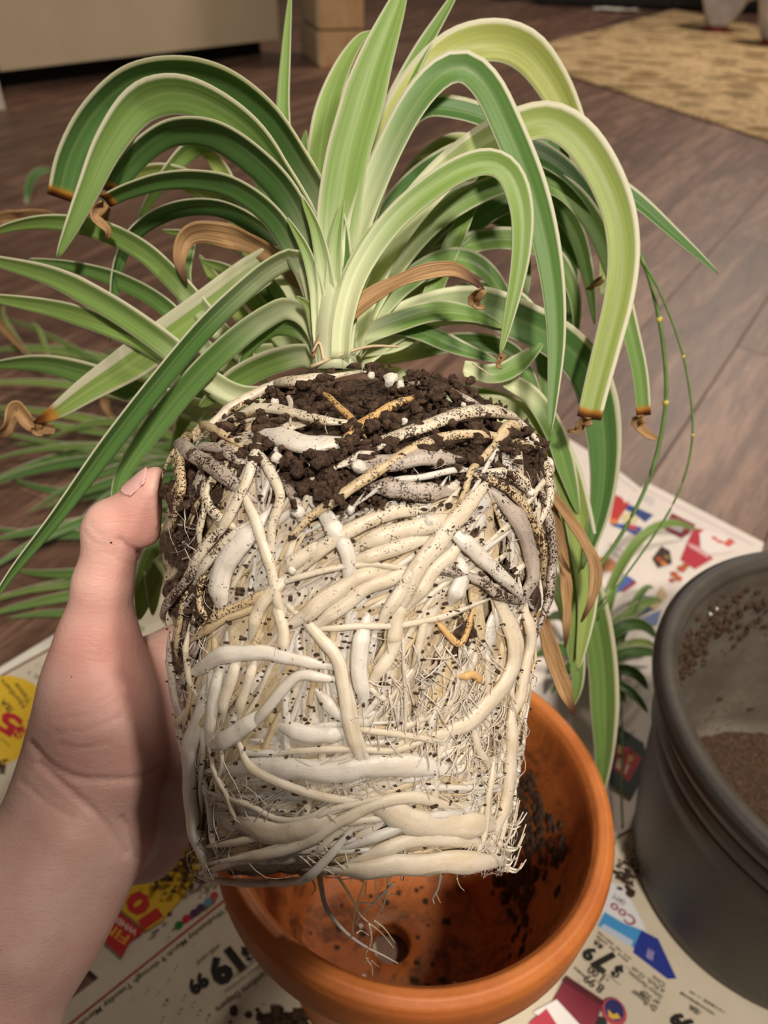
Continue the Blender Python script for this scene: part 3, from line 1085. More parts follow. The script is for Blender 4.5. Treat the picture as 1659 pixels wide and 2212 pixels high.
# dark plastic pot
dc = np.array([0.311, 0.2615, 0.22])
DR = 0.1415
db = np.array([dc[0], dc[1], 0.0044])
DH = dc[2] - db[2]
prof = [(0.0, 0.0, 0), (0.098, 0.0, 0), (0.104, 0.004, 0), (0.112, 0.05, 0), (0.120, 0.11, 0), (0.1245, DH - 0.062, 0), (0.1285, DH - 0.060, 0), (0.1295, DH - 0.044, 0), (0.1285, DH - 0.043, 0), (0.131, DH - 0.042, 0),
        (0.1325, DH - 0.024, 0), (0.1315, DH - 0.023, 0), (0.1345, DH - 0.022, 0), (0.1375, DH - 0.015, 0), (DR, DH - 0.008, 0), (DR, DH - 0.003, 0), (DR - 0.003, DH, 0), (DR - 0.011, DH, 0.3), (DR - 0.015, DH - 0.003, .4),
        (DR - 0.017, DH - 0.012, .8), (DR - 0.020, DH - 0.03, 1), (0.112, 0.1, 1), (0.100, 0.03, 1), (0.0, 0.026, 1)]
V, Fc, A = lathe(smooth_prof(prof, 3), db, (0, 0, 1))
dpot = thing('plastic_pot', 'large dark brown plastic pot with a grooved lip, right of the terracotta pot', 'plant pot', tuple(db))
add_mesh('pot_body', V, Fc, M_dpot, dpot, attrs={'inside': A})
N = 90
gr = np.linspace(0, 0.1015, 22)
ga = np.linspace(0, 2 * math.pi, N, endpoint=False)
V = []
for r in gr:
    for a in ga:
        x, y = r * math.cos(a), r * math.sin(a)
        hn = vnoise(np.array([[x, y, 0.0]]), 0.02, 4)[0] * 0.004 + vnoise(np.array([[x, y, 0.0]]), 0.006, 5)[0] * 0.002
        V.append(db + np.array([x, y, 0.042 + hn - 0.007 + 0.02 * max(0, math.cos(a - 5.2)) * r / 0.1]))
Fc = [(i * N + j, i * N + (j + 1) % N, (i + 1) * N + (j + 1) % N, (i + 1) * N + j) for i in range(21) for j in range(N)]
add_mesh('soil', V, Fc, M_soil, dpot, label='leftover dark potting soil inside')
res = Bag()
for i in range(420):
    far = r_.random() < 0.85
    a = r_.gauss(2.2, 0.55) if far else r_.uniform(0, 6.28)
    h = DH - abs(r_.gauss(0.032, 0.016)) - 0.014 if far else r_.uniform(0.06, DH - 0.03)
    rr = float(np.interp(h, [0.03, 0.1, DH - 0.03, DH - 0.012], [0.100, 0.112, DR - 0.020, DR - 0.017]))
    p = db + np.array([rr * math.cos(a), rr * math.sin(a), h])
    V, Fc = lump(p, r_.uniform(0.0008, 0.0036), i + 500, 0.5, (1, 1, 1), 1)
    res.add(V, Fc)
o = res.build('soil_residue', M_soil, dpot, label='dark soil caked under the lip')
o['kind'] = 'stuff'
for i in range(16):
    a, r = r_.uniform(2.4, 5.2), 0.09 * math.sqrt(r_.random())
    p = db + np.array([r * math.cos(a), r * math.sin(a), 0.034 + 0.02 * max(0, math.cos(a - 5.2)) * r / 0.1])
    V, Fc = lump(p, r_.uniform(0.0012, 0.0026), i + 700, 0.3)
    add_mesh('perlite_grain', V, Fc, M_perl, dpot)
for i in range(10):
    a = r_.gauss(2.0, 0.5)
    h = DH - r_.uniform(0.02, 0.05)
    p = db + np.array([(DR - 0.021) * math.cos(a), (DR - 0.021) * math.sin(a), h])
    V, Fc = lump(p, r_.uniform(0.0008, 0.0018), i + 740, 0.3)
    add_mesh('perlite_grain', V, Fc, M_perl, dpot)


# ------------------------------------------------------------------ the held plant: soil and root ball
ORG = pix(765, 1330, 0.30)                     # middle of the ball; local axes: right, up, toward the viewer
AX, AY, AZ = _R, _U, -_F


def loc2w(P):
    P = np.asarray(P, float)
    return ORG + P[..., :1] * AX + P[..., 1:2] * AY + P[..., 2:3] * AZ


_cy = np.array([-.19, -.125, -.105, -.061, 0.0, .03, .060, .09])
_cr = np.array([.0575, .0590, .0605, .0645, .0740, .0765, .0765, .0740])
_cx = np.array([.000, -.0010, -.001, .000, .0005, .001, .0012, .0012])


def rad_at(c):
    return np.interp(c, _cy, _cr)


def cx_at(c):
    return np.interp(c, _cy, _cx)


def top_h(a, b):
    r2 = (a * a + b * b) / 0.0765 ** 2
    return 0.0985 - 0.034 * r2 ** 0.9 - 0.10 * b + 0.05 * a


def bot_h(a, b):
    return -0.1045 + 0.50 * b + 0.02 * a


def ball_sdf(P):
    """Signed distance (approximate) to the root ball in local coordinates."""
    a, c, b = P[..., 0], P[..., 1], P[..., 2]
    d1 = np.sqrt((a - cx_at(c)) ** 2 + b ** 2) - rad_at(c)
    d2 = (c - top_h(a, b)) * 0.9
    d3 = (bot_h(a, b) - c) * 0.88
    k = 0.010
    d = np.maximum(d1, d2) + np.maximum(k - np.abs(d1 - d2), 0) ** 2 / (4 * k)
    k = 0.004
    return np.maximum(d, d3) + np.maximum(k - np.abs(d - d3), 0) ** 2 / (4 * k)


def ball_normal(P):
    e = 5e-4
    g = np.stack([ball_sdf(P + np.array(v) * e) - ball_sdf(P - np.array(v) * e) for v in ((1, 0, 0), (0, 1, 0), (0, 0, 1))], -1)
    return unit(g)


def on_ball(px):
    """Where the sight lines through frame points px meet the ball (local coordinates); misses slide to its outline."""
    px = np.asarray(px, float)
    o = np.array([(_C - ORG) @ AX, (_C - ORG) @ AY, (_C - ORG) @ AZ])
    d = unit(np.stack([(px[:, 0] - CX) / FPX, -(px[:, 1] - CY) / FPX, -np.ones(len(px))], -1))
    t = np.full(len(px), 0.16)
    best, bt = np.full(len(px), 9.0), t.copy()
    for _ in range(90):
        s = ball_sdf(o + d * t[:, None])
        m = s < best
        best[m], bt[m] = s[m], t[m]
        t = t + np.clip(s, -0.004, 0.02) * 0.8 + np.where(s > 0, 0.0002, 0)
    P = o + d * bt[:, None]
    n = ball_normal(P)
    return P - n * np.maximum(ball_sdf(P), 0)[:, None]


SOILP = [(850, 860, 170), (1000, 850, 150), (1080, 830, 110), (700, 880, 90), (900, 800, 150), (640, 800, 60), (690, 1040, 75), (620, 1010, 60), (760, 960, 60), (830, 930, 60), (980, 990, 70), (1080, 1010, 70),
         (1150, 1000, 60), (800, 1080, 60), (900, 1080, 60), (410, 1080, 60), (395, 1180, 55), (400, 1290, 60), (430, 1360, 45), (390, 1420, 40), (1150, 930, 60), (1090, 1240, 45), (1010, 1370, 40), (985, 1420, 28),
         (1190, 1050, 40), (1140, 1290, 40), (690, 1140, 30), (520, 1000, 50), (470, 1180, 30), (1000, 1150, 35), (1180, 1180, 30), (560, 800, 40)]


def soil_amount(px):
    a = np.zeros(len(px))
    for x, y, r in SOILP:
        a = np.maximum(a, 1 - np.sqrt((px[:, 0] - x) ** 2 + (px[:, 1] - y) ** 2) / (1.45 * r))
    return np.clip(a * 1.5, 0, 1)


def w2pix(W):
    D = np.asarray(W) - _C
    z = D @ _F
    return np.stack([CX + FPX * (D @ _R) / z, CY - FPX * (D @ _U) / z], -1)


NT, NR = 260, 210
th = np.linspace(0, 2 * math.pi, NT, endpoint=False)
cen = np.array([0, -0.02, 0])
ph = np.linspace(0.004, math.pi - 0.004, NR)
dirs = np.stack([np.sin(ph)[:, None] * np.cos(th), np.cos(ph)[:, None] * np.ones(NT), np.sin(ph)[:, None] * np.sin(th)], -1).reshape(-1, 3)
lo_, hi_ = np.zeros(len(dirs)), np.full(len(dirs), 0.25)
for _ in range(28):
    mid_ = (lo_ + hi_) / 2
    ins = ball_sdf(cen + dirs * mid_[:, None]) < 0
    lo_, hi_ = np.where(ins, mid_, lo_), np.where(ins, hi_, mid_)
BP = cen + dirs * lo_[:, None]
bn_ = ball_normal(BP)
bpx = w2pix(loc2w(BP))
soil = soil_amount(bpx)
soil = np.where(BP[:, 1] > top_h(BP[:, 0], BP[:, 2]) - 0.012, np.maximum(soil, 0.95), soil)
soil = np.where(BP[:, 2] < -0.01, 0.5, soil)
amp = 0.0012 + 0.0020 * soil
disp = - 0.0018 * (1 - soil) + amp * (vnoise(BP, 0.011, 1) + 0.7 * vnoise(BP, 0.0045, 2) + 0.35 * vnoise(BP, 0.002, 3)) - 0.0012
topm = (BP[:, 1] > top_h(BP[:, 0], BP[:, 2]) - 0.006)
disp = disp + np.where(topm, 0.0020 * vnoise(BP, 0.018, 8) + 0.0014 * vnoise(BP, 0.008, 9) - 0.0030, 0)
BV = loc2w(BP + bn_ * disp[:, None])
BF = [(i * NT + j, i * NT + (j + 1) % NT, (i + 1) * NT + (j + 1) % NT, (i + 1) * NT + j) for i in range(NR - 1) for j in range(NT)]

plant = thing('spider_plant', 'variegated spider plant lifted from its pot, white roots bare, held in the hand', 'plant', tuple(pix(760, 1890, 0.30)))
ball = add_mesh('root_ball', BV, BF, M_ball, plant, attrs={'soil': soil}, label='dense mat of roots in dark soil, shaped like its pot')

# thick roots traced over the front of the ball: (crop, points, start width, end width, kind, dirt, lift)
RA = [
    ([(40, 430), (130, 330), (240, 220), (340, 150), (470, 125)], 38, 24, 't', .8, .3), ([(200, 300), (330, 240), (480, 190), (640, 150), (800, 110)], 92, 62, 'c', .35, .3),
    ([(330, 300), (450, 270), (600, 290), (720, 320), (830, 310)], 70, 34, 'c', .4, .4), ([(705, 205), (760, 260), (830, 320)], 26, 34, 'o', .5, .7),
    ([(815, 355), (900, 300), (1000, 245), (1035, 225)], 46, 40, 'o', .5, .6), ([(470, 365), (560, 390), (650, 410), (750, 390)], 100, 90, 'w', .3, .1),
    ([(150, 315), (240, 330), (330, 375)], 36, 34, 't', .5, .6), ([(120, 370), (190, 440), (290, 500), (370, 560)], 60, 66, 'g', .7, .5),
    ([(465, 310), (440, 420), (410, 540), (360, 650), (290, 750), (200, 870), (110, 1000)], 52, 38, 'c', .45, 1.0), ([(460, 450), (510, 520), (535, 600), (510, 700), (495, 810)], 46, 40, 'c', .4, .7),
    ([(400, 590), (440, 680), (470, 780), (500, 870), (520, 960), (545, 1100)], 54, 40, 'c', .3, .8), ([(520, 850), (570, 770), (650, 680), (760, 600), (850, 540), (960, 480), (1080, 410), (1200, 380), (1330, 370), (1450, 385), (1560, 405)], 44, 46, 't', .45, 1.0),
    ([(740, 490), (850, 440), (980, 380), (1100, 340), (1230, 295), (1330, 285), (1450, 300), (1570, 370)], 46, 86, 'c', .5, .6), ([(1380, 385), (1415, 350), (1450, 345)], 46, 52, 't', .4, 1.2),
    ([(870, 600), (950, 545), (1080, 525), (1200, 500), (1270, 490)], 20, 32, 'w', .25, .8), ([(1370, 400), (1310, 460), (1270, 500), (1240, 590)], 34, 28, 't', .5, .8),
    ([(1090, 170), (1180, 200), (1260, 235), (1310, 250)], 42, 30, 'g', .5, .7), ([(690, 640), (740, 700), (780, 770), (800, 860), (805, 980), (795, 1090)], 96, 22, 'w', .25, .5),
    ([(600, 890), (700, 800), (820, 720), (950, 660), (1080, 640)], 56, 66, 'c', .4, .4), ([(1330, 550), (1240, 650), (1150, 770), (1060, 890), (1010, 1010), (980, 1080)], 82, 62, 'c', .45, .7),
    ([(1400, 620), (1450, 700), (1490, 790), (1510, 900), (1490, 980)], 96, 72, 'g', .35, .4), ([(1210, 740), (1280, 810), (1330, 860), (1400, 920), (1460, 970)], 72, 50, 'w', .3, .9),
    ([(1100, 870), (1200, 890), (1300, 930), (1370, 980), (1440, 1000)], 34, 44, 'g', .8, .7), ([(500, 945), (640, 900), (780, 870), (920, 860), (1060, 890)], 26, 24, 'c', .35, 1.3),
    ([(300, 1010), (330, 880), (390, 780), (430, 720)], 110, 80, 'w', .25, .3), ([(220, 900), (300, 810), (390, 720)], 42, 40, 'c', .5, .7), ([(600, 1080), (720, 990), (840, 920), (950, 880)], 76, 60, 'c', .25, .4),
    ([(690, 1090), (800, 1010), (900, 940), (1020, 890)], 64, 60, 'c', .25, .3), ([(260, 540), (250, 640), (220, 760)], 28, 30, 'c', .5, .8), ([(1310, 510), (1400, 560), (1470, 640), (1530, 760), (1560, 900)], 42, 40, 't', .8, .8),
    ([(1560, 600), (1580, 780), (1575, 950), (1555, 1080)], 58, 56, 'g', .8, .4), ([(430, 1110), (470, 1010), (540, 930)], 60, 54, 'c', .3, .5), ([(250, 1100), (350, 1040), (450, 990), (530, 945)], 40, 34, 't', .7, .9),
    ([(930, 1090), (1010, 950), (1090, 830), (1190, 700)], 62, 70, 'c', .35, .4), ([(80, 1050), (150, 960), (230, 860)], 42, 36, 'g', .8, .6), ([(240, 900), (225, 980), (250, 1080)], 30, 34, 't', .8, .6),
    ([(560, 870), (640, 820), (700, 790)], 60, 60, 'c', .3, .2), ([(860, 780), (960, 730), (1100, 700), (1200, 690)], 80, 70, 'c', .4, .2), ([(830, 850), (950, 800), (1080, 760)], 70, 60, 'c', .35, .2),
    ([(1060, 1000), (1130, 880), (1220, 800)], 70, 60, 'c', .3, .2), ([(1200, 1000), (1230, 920), (1240, 860)], 80, 60, 'w', .2, .1), ([(1490, 560), (1440, 520), (1380, 500)], 60, 50, 'c', .7, .3), ([(1560, 460), (1570, 560), (1560, 660)], 46, 46, 'c', .6, .5),
    ([(180, 330), (150, 450), (160, 560), (130, 640)], 60, 50, 't', .8, .2), ([(330, 700), (270, 640), (240, 560)], 46, 40, 'c', .6, .3), ([(880, 470), (980, 470), (1090, 450), (1180, 450)], 90, 80, 'g', .5, .0), ([(930, 560), (1040, 570), (1150, 580)], 90, 70, 'g', .55, .0),
    ([(560, 560), (600, 620), (620, 700)], 40, 40, 'g', .5, .2), ([(360, 460), (300, 420), (210, 410)], 50, 40, 'g', .6, .3), ([(560, 215), (575, 250), (570, 290)], 24, 22, 'c', .3, .5)]
RB = [
    ([(620, 110), (800, 95), (1000, 90), (1150, 60), (1300, 10)], 28, 26, 'c', .3, 1.1), ([(520, 0), (545, 100), (540, 190)], 56, 46, 'c', .3, .5), ([(220, 260), (330, 205), (450, 190), (600, 230), (750, 265)], 92, 28, 'w', .25, .6),
    ([(430, 480), (500, 400), (560, 325), (620, 285), (730, 300)], 46, 40, 'w', .25, 1.2), ([(290, 550), (380, 500), (450, 450)], 74, 60, 'w', .3, .6), ([(610, 60), (690, 130), (750, 200), (780, 330), (800, 450), (830, 570), (875, 690)], 56, 50, 'c', .3, 1.3),
    ([(760, 210), (800, 330), (825, 440), (850, 560), (890, 690)], 30, 28, 'c', .3, 1.2), ([(860, 110), (840, 250), (850, 370)], 76, 60, 'w', .25, .7), ([(1120, 540), (1250, 470), (1350, 380), (1425, 270), (1440, 150), (1400, 20)], 60, 112, 'c', .35, .7),
    ([(480, 610), (600, 580), (780, 575), (950, 580), (1080, 550), (1180, 530)], 30, 28, 'c', .45, 1.0), ([(820, 490), (960, 510), (1080, 530), (1150, 550)], 28, 26, 'c', .3, 1.2), ([(370, 560), (420, 640), (520, 700), (640, 740), (740, 770), (850, 790)], 42, 34, 'c', .3, 1.2),
    ([(330, 665), (500, 650), (700, 665), (900, 645), (1050, 645), (1230, 670)], 96, 90, 'w', .35, .1), ([(1490, 20), (1500, 150), (1475, 300), (1440, 460)], 62, 64, 'c', .35, .5), ([(1440, 440), (1420, 600), (1400, 760), (1370, 900)], 72, 66, 'c', .3, .5),
    ([(225, 1100), (400, 1115), (560, 1100), (680, 1040), (780, 940), (835, 860)], 50, 26, 'w', .15, 1.1), ([(740, 1060), (900, 1040), (1050, 1020), (1200, 1015), (1370, 1030)], 84, 88, 'c', .2, .6), ([(200, 1080), (400, 1010), (600, 960), (760, 870), (900, 790), (1040, 765), (1180, 800), (1280, 810)], 32, 60, 'c', .25, 1.0),
    ([(270, 760), (400, 790), (530, 850), (650, 840), (770, 785)], 24, 22, 'c', .3, 1.4), ([(215, 420), (190, 560), (185, 720), (210, 900), (240, 1060)], 96, 80, 'w', .25, .4), ([(300, 270), (280, 400), (250, 520)], 56, 56, 'w', .3, .3), ([(360, 230), (340, 330), (310, 430)], 56, 50, 'c', .3, .4),
    ([(420, 250), (400, 340), (370, 430)], 46, 42, 'c', .3, .3), ([(95, 200), (115, 300), (140, 430)], 46, 42, 'g', .6, .4), ([(170, 150), (180, 250), (195, 340)], 32, 28, 'c', .5, .6), ([(1270, 430), (1290, 560), (1340, 640)], 34, 30, 'c', .3, .8), ([(1010, 140), (1015, 300), (1020, 500)], 13, 12, 'c', .2, 2.6),
    ([(230, 120), (330, 60), (470, 5)], 40, 36, 't', .5, .7), ([(700, 380), (760, 440), (860, 470)], 60, 50, 'w', .3, .1), ([(560, 500), (660, 520), (760, 520)], 80, 70, 'w', .3, .05), ([(900, 800), (1040, 860), (1200, 880), (1340, 880)], 110, 100, 'c', .2, .2),
    ([(400, 880), (560, 900), (720, 860)], 100, 90, 'c', .25, .1), ([(300, 960), (450, 930), (600, 900), (740, 850)], 30, 24, 'c', .3, 1.1), ([(280, 1030), (420, 1000), (560, 950), (700, 890), (800, 840)], 26, 22, 'c', .3, 1.2), ([(820, 960), (940, 900), (1080, 850), (1250, 830)], 44, 40, 'w', .2, .7),
    ([(640, 860), (760, 810), (900, 770), (1000, 765)], 26, 24, 'c', .3, 1.4), ([(960, 170), (990, 60), (1010, 0)], 70, 60, 'c', .25, .3), ([(1060, 240), (1080, 140), (1100, 60)], 40, 34, 'c', .5, .4), ([(900, 300), (960, 200), (980, 120)], 60, 50, 'c', .3, .3),
    ([(880, 1000), (1000, 940), (1130, 930), (1280, 950)], 60, 56, 'c', .2, .4), ([(1300, 980), (1330, 860), (1340, 740), (1360, 640)], 30, 26, 'c', .25, 1.1), ([(1380, 980), (1400, 860), (1430, 700), (1440, 560)], 22, 20, 'c', .25, 1.3), ([(1150, 90), (1230, 160), (1280, 60)], 30, 24, 'o', .5, .5),
    ([(1240, 290), (1280, 280), (1310, 310)], 34, 30, 'o', .3, 1.0), ([(880, 330), (910, 360), (940, 380)], 24, 24, 'c', .4, 1.0), ([(260, 620), (300, 700), (330, 760), (360, 860)], 26, 22, 'c', .25, 1.2), ([(300, 560), (310, 650), (290, 720), (330, 800)], 20, 16, 'c', .3, 1.3)]

PXM = lambda d: d / FPX


def add_root(pxpts, w0, w1, kind, dirt, lift, parent=ball, name='root', flat=None, sides=10, n=None, bag=None, sink=0.0, up=0.0, ext=0.0):
    flat = flat or float(np.interp(max(w0, w1), [14, 30, 60], [0.8, 0.66, 0.46]))
    pxpts = np.asarray(pxpts, float)
    if ext:
        L_ = np.linalg.norm(np.diff(pxpts, axis=0), axis=1).sum()
        a_, b_ = unit(pxpts[0] - pxpts[1]), unit(pxpts[-1] - pxpts[-2])
        ex_ = min(ext, 0.35 * L_)
        pxpts = np.vstack([pxpts[0] + a_ * ex_, pxpts, pxpts[-1] + b_ * ex_])
    c = catmull(np.c_[np.asarray(pxpts, float), np.zeros(len(pxpts))], n or max(8, int(6 + len(pxpts) * 5)))[:, :2]
    wob = np.stack([vnoise(np.c_[c * 1.0, np.full(len(c), w0)], 60, 21), vnoise(np.c_[c * 1.0, np.full(len(c), w0 + 7)], 60, 22)], 1) * min(6, 0.12 * w0 + 2)
    P = on_ball(c + wob)
    nn = ball_normal(P)
    d = np.linalg.norm(loc2w(P) - _C, axis=1)
    t = np.linspace(0, 1, len(c))
    r = 0.5 * (w0 + (w1 - w0) * t) * d / FPX
    r = r * (1 + 0.10 * vnoise(np.c_[c, np.full(len(c), lift * 50)], 28, 23))
    e_ = np.clip(np.minimum(t, 1 - t) * (3.2 if ext else 4.5) + 0.06, 0, 1) ** 0.8
    r = r * e_
    Q = P + nn * (r * flat * (lift * e_ - 0.3) * 0.95 + (0.0012 + up) * e_ - 0.0006 - sink)[:, None]
    V, Fc = tube(loc2w(Q), r, sides, flat, nn @ np.stack([AX, AY, AZ]))
    nrm = 0.10 * vnoise(V, 0.0035, 31)[:, None] * r.mean()
    V = V + unit(V - ORG) * nrm
    k_ = len(V)
    su = np.concatenate([np.tile(np.abs(np.linspace(-1, 1, sides, endpoint=False)) * 5.0, len(c)), [0, 0]])
    seg = np.r_[0, np.cumsum(np.linalg.norm(np.diff(Q, axis=0), axis=1))]
    sv = np.concatenate([np.repeat(seg * 90, sides), [0, seg[-1] * 90]]) + w0 * 3.1 + lift * 17
    dd = np.clip(dirt + 0.45 * soil_amount(w2pix(V)) * (0.6 + 0.4 * vnoise(V, 0.006, 33)), 0, 1.2)
    if bag is not None:
        bag.add(V, Fc, 'cwtgo'.index(kind), {'value': dd, 'su': su, 'sv': sv})
        return None
    o = add_mesh(name, V, Fc, M_root[kind], parent, attrs={'dirt': dd, 'su': su, 'sv': sv})
    return o


for pts, w0, w1, k, dirt, lift in RA:
    add_root([(320 + .5425 * u, 750 + .5425 * v) for u, v in pts], w0 * .5425, w1 * .5425, k, dirt + .15, lift * 0.7 + 0.55, up=0.0012, ext=60)
for pts, w0, w1, k, dirt, lift in RB:
    add_root([(320 + .5425 * u, 1300 + .5425 * v) for u, v in pts], w0 * .5425, w1 * .5425, k, dirt * 0.8, lift * 0.7 + 0.45, up=0.0007, ext=70)


def flow(x, y):
    """Running direction of the matted roots (frame degrees, y down): coherent within a region."""
    if y < 1000:
        a = -12
    elif y < 1340:
        a = (-62 if x < 620 else -40) if x < 1050 else 72
    elif x < 480:
        a = 96
    elif x > 1020:
        a = 100
    elif y < 1560:
        a = 118 if x < 640 else 98
    else:
        a = -10
    q = np.array([[x, y, 0.0]])
    return a + 26 * vnoise(q, 130, 61)[0] + random.gauss(0, 7)


mat_bag = Bag()


def fill_roots(count, widths, Lr, flat, lift, bag, sink, y0=900):
    nf = 0
    while nf < count:
        x, y = random.uniform(345, 1195), random.uniform(y0, 1895)
        hw = np.interp(y, [900, 1330, 1650, 1890], [425, 415, 360, 330])
        if abs(x - np.interp(y, [900, 1890], [772, 760])) > hw - 4:
            continue
        s = soil_amount(np.array([[x, y]]))[0]
        if random.random() < s * 1.6:
            continue
        a = math.radians(flow(x, y))
        L = random.uniform(*Lr)
        x, y = x - math.cos(a) * L / 2, y - math.sin(a) * L / 2
        p = [(x, y)]
        for k in range(4):
            a += random.gauss(0, 0.09)
            x += math.cos(a) * L / 4
            y += math.sin(a) * L / 4
            p.append((x, y))
        if max(q[1] for q in p) > 1888 or min(q[1] for q in p) < 870:
            continue
        if max(abs(q[0] - 766) - np.interp(q[1], [900, 1330, 1650, 1890], [425, 415, 360, 330]) for q in p) > 8:
            continue
        w = random.choice(widths)
        add_root(p, w, w * random.uniform(0.6, 1.0), random.choice('ccttw') if s < 0.3 else random.choice('tgc'), random.uniform(.2, .5) + .4 * s, random.uniform(*lift), sides=8, flat=flat, bag=bag, sink=sink)  # tan kinds darken the mat: shade between the roots put into its colour
        nf += 1


fill_roots(300, [26, 34, 44, 56], (140, 320), 0.3, (0.0, 0.5), mat_bag, 0.0012)
fill_roots(240, [8, 10, 12, 15, 18], (140, 340), 0.7, (0.2, 0.9), mat_bag, 0.0006)
o = mat_bag.build('root_mat', [M_root[k] for k in 'cwtgo'], ball, attr='dirt', label='flat matted roots under the thick ones')
o['kind'] = 'stuff'
nfill = 0
while nfill < 110:
    x, y = random.uniform(345, 1195), random.uniform(1100, 1895)
    hw = np.interp(y, [900, 1330, 1650, 1890], [425, 415, 360, 330])
    if abs(x - np.interp(y, [900, 1890], [772, 760])) > hw - 10:
        continue
    s = soil_amount(np.array([[x, y]]))[0]
    if random.random() < s * 0.75:
        continue
    a = math.radians(flow(x, y))
    L = random.uniform(140, 360)
    p = [(x, y)]
    for k in range(4):
        a += random.gauss(0, 0.09)
        x += math.cos(a) * L / 4
        y += math.sin(a) * L / 4
        p.append((x, y))
    if max(q[1] for q in p) > 1885 or min(q[1] for q in p) < 880:
        continue
    w = random.choice([9, 11, 13, 16, 20])
    add_root(p, w, w * random.uniform(0.6, 1.0), random.choice('cccwwt') if s < 0.3 else random.choice('tgc'), random.uniform(.1, .4) + .4 * s, random.uniform(.1, 0.8), sides=8)
    nfill += 1

# fine root hairs all over the mat
hair = Bag()


def add_hair(x, y, ang, L, w, lift, curl=0.25, steps=6):
    p = [(x, y)]
    for k in range(steps):
        ang += random.gauss(0, curl)
        x += math.cos(ang) * L / steps
        y += math.sin(ang) * L / steps
        p.append((x, y))
    P = on_ball(np.array(p))
    nn = ball_normal(P)
    t = np.linspace(0, 1, len(P))
    Q = P + nn * (lift * (0.4 + np.sin(t * math.pi)) + 0.0005)[:, None]
    r = 0.5 * w * 0.21 / FPX * (1 - 0.6 * t)
    V, Fc = tube(loc2w(Q), r, 4, cap=False)
    hair.add(V, Fc, 0 if random.random() < 0.7 else 1, random.uniform(0, .3))


for i in range(620):
    k = random.random()
    if k < 0.34:
        x, y = random.uniform(780, 1060), random.uniform(1370, 1640)
        add_hair(x, y, math.radians(random.gauss(95, 35)), random.uniform(20, 90), random.uniform(3, 6), random.uniform(.0006, .0022), 0.12)
    elif k < 0.58:
        x, y = random.uniform(450, 1080), random.uniform(1620, 1860)
        add_hair(x, y, math.radians(random.gauss(0, 50)), random.uniform(40, 160), random.uniform(2.5, 5.5), random.uniform(.0005, .002), 0.22)
    elif k < 0.75:
        x, y = random.uniform(1000, 1110), random.uniform(1420, 1850)
        add_hair(x, y, math.radians(random.gauss(95, 18)), random.uniform(40, 140), random.uniform(2.5, 5), random.uniform(.0005, .002))
    elif k < 0.9:
        x, y = random.uniform(370, 480), random.uniform(1080, 1860)
        add_hair(x, y, math.radians(random.gauss(80, 35)), random.uniform(20, 80), random.uniform(2, 4.5), random.uniform(.0005, .002))
    else:
        x, y = random.uniform(420, 1150), random.uniform(940, 1400)
        add_hair(x, y, random.uniform(0, 6.28), random.uniform(10, 50), random.uniform(2, 3.5), random.uniform(.0005, .002))
o = hair.build('fine_roots', [M_root['c'], M_root['w']], ball, attr='dirt')
o['kind'] = 'stuff'

# tuft at the lower right and roots hanging below the ball
for i in range(16):
    x, y = random.uniform(1070, 1095), random.uniform(1770, 1880)
    p0 = loc2w(on_ball(np.array([(x, y)])))[0]
    dx, dy = random.uniform(25, 55), random.uniform(-70, 10)
    d = (p0 - _C) @ _F
    P = catmull([p0, pix(x + dx * .6, y + dy * .2 + 8, d), pix(x + dx, y + dy, d - random.uniform(-.004, .006))], 9)
    add_mesh('root', *tube(P, np.linspace(0.0006, 0.0002, 9), 6), M_root['c'], ball, attrs={'dirt': np.full(9 * 6 + 2, .15)})
CC = lambda L: [(450 + .5425 * u, 1750 + .5425 * v) for u, v in L]
HANG = [([(440, 240), (450, 310), (470, 390), (540, 480), (620, 540), (690, 575), (755, 610)], 24, 6), ([(520, 270), (570, 350), (600, 410), (640, 450), (690, 490), (740, 550)], 12, 4), ([(720, 250), (710, 330), (690, 410)], 14, 4),
        ([(740, 290), (660, 370), (600, 430), (580, 480)], 12, 4), ([(620, 290), (590, 380), (575, 470), (590, 530)], 8, 3), ([(640, 450), (650, 520), (625, 580), (650, 620), (655, 670)], 10, 3), ([(650, 600), (680, 625)], 6, 3),
        ([(635, 590), (622, 615)], 6, 3), ([(660, 440), (700, 470), (745, 530)], 9, 3), ([(930, 240), (915, 310), (895, 350), (900, 375)], 16, 5), ([(905, 330), (925, 370)], 7, 3), ([(990, 270), (1000, 300), (1020, 322)], 8, 3), ([(410, 270), (425, 310), (410, 340)], 8, 4),
        ([(630, 280), (625, 340), (640, 360)], 7, 3), ([(665, 280), (670, 330), (690, 380), (670, 430), (680, 470)], 7, 3), ([(600, 370), (660, 370), (685, 385)], 6, 3), ([(720, 335), (745, 335)], 6, 3), ([(590, 490), (610, 480), (640, 500)], 8, 4)]
for i, (pts, w0, w1) in enumerate(HANG):
    c = catmull(np.c_[CC(pts), np.zeros(len(pts))], 18)[:, :2]
    dp = np.linspace(0.262, 0.268 + 0.006 * random.random(), 18)
    P = np.array([pix(x, y, d) for (x, y), d in zip(c, dp)])
    V, Fc = tube(P, np.linspace(w0, w1, 18) * .5425 * 0.5 * 0.262 / FPX, 7)
    add_mesh('root', V, Fc, M_root['t' if i % 3 else 'g'], ball, attrs={'dirt': np.full(len(V), .35)})

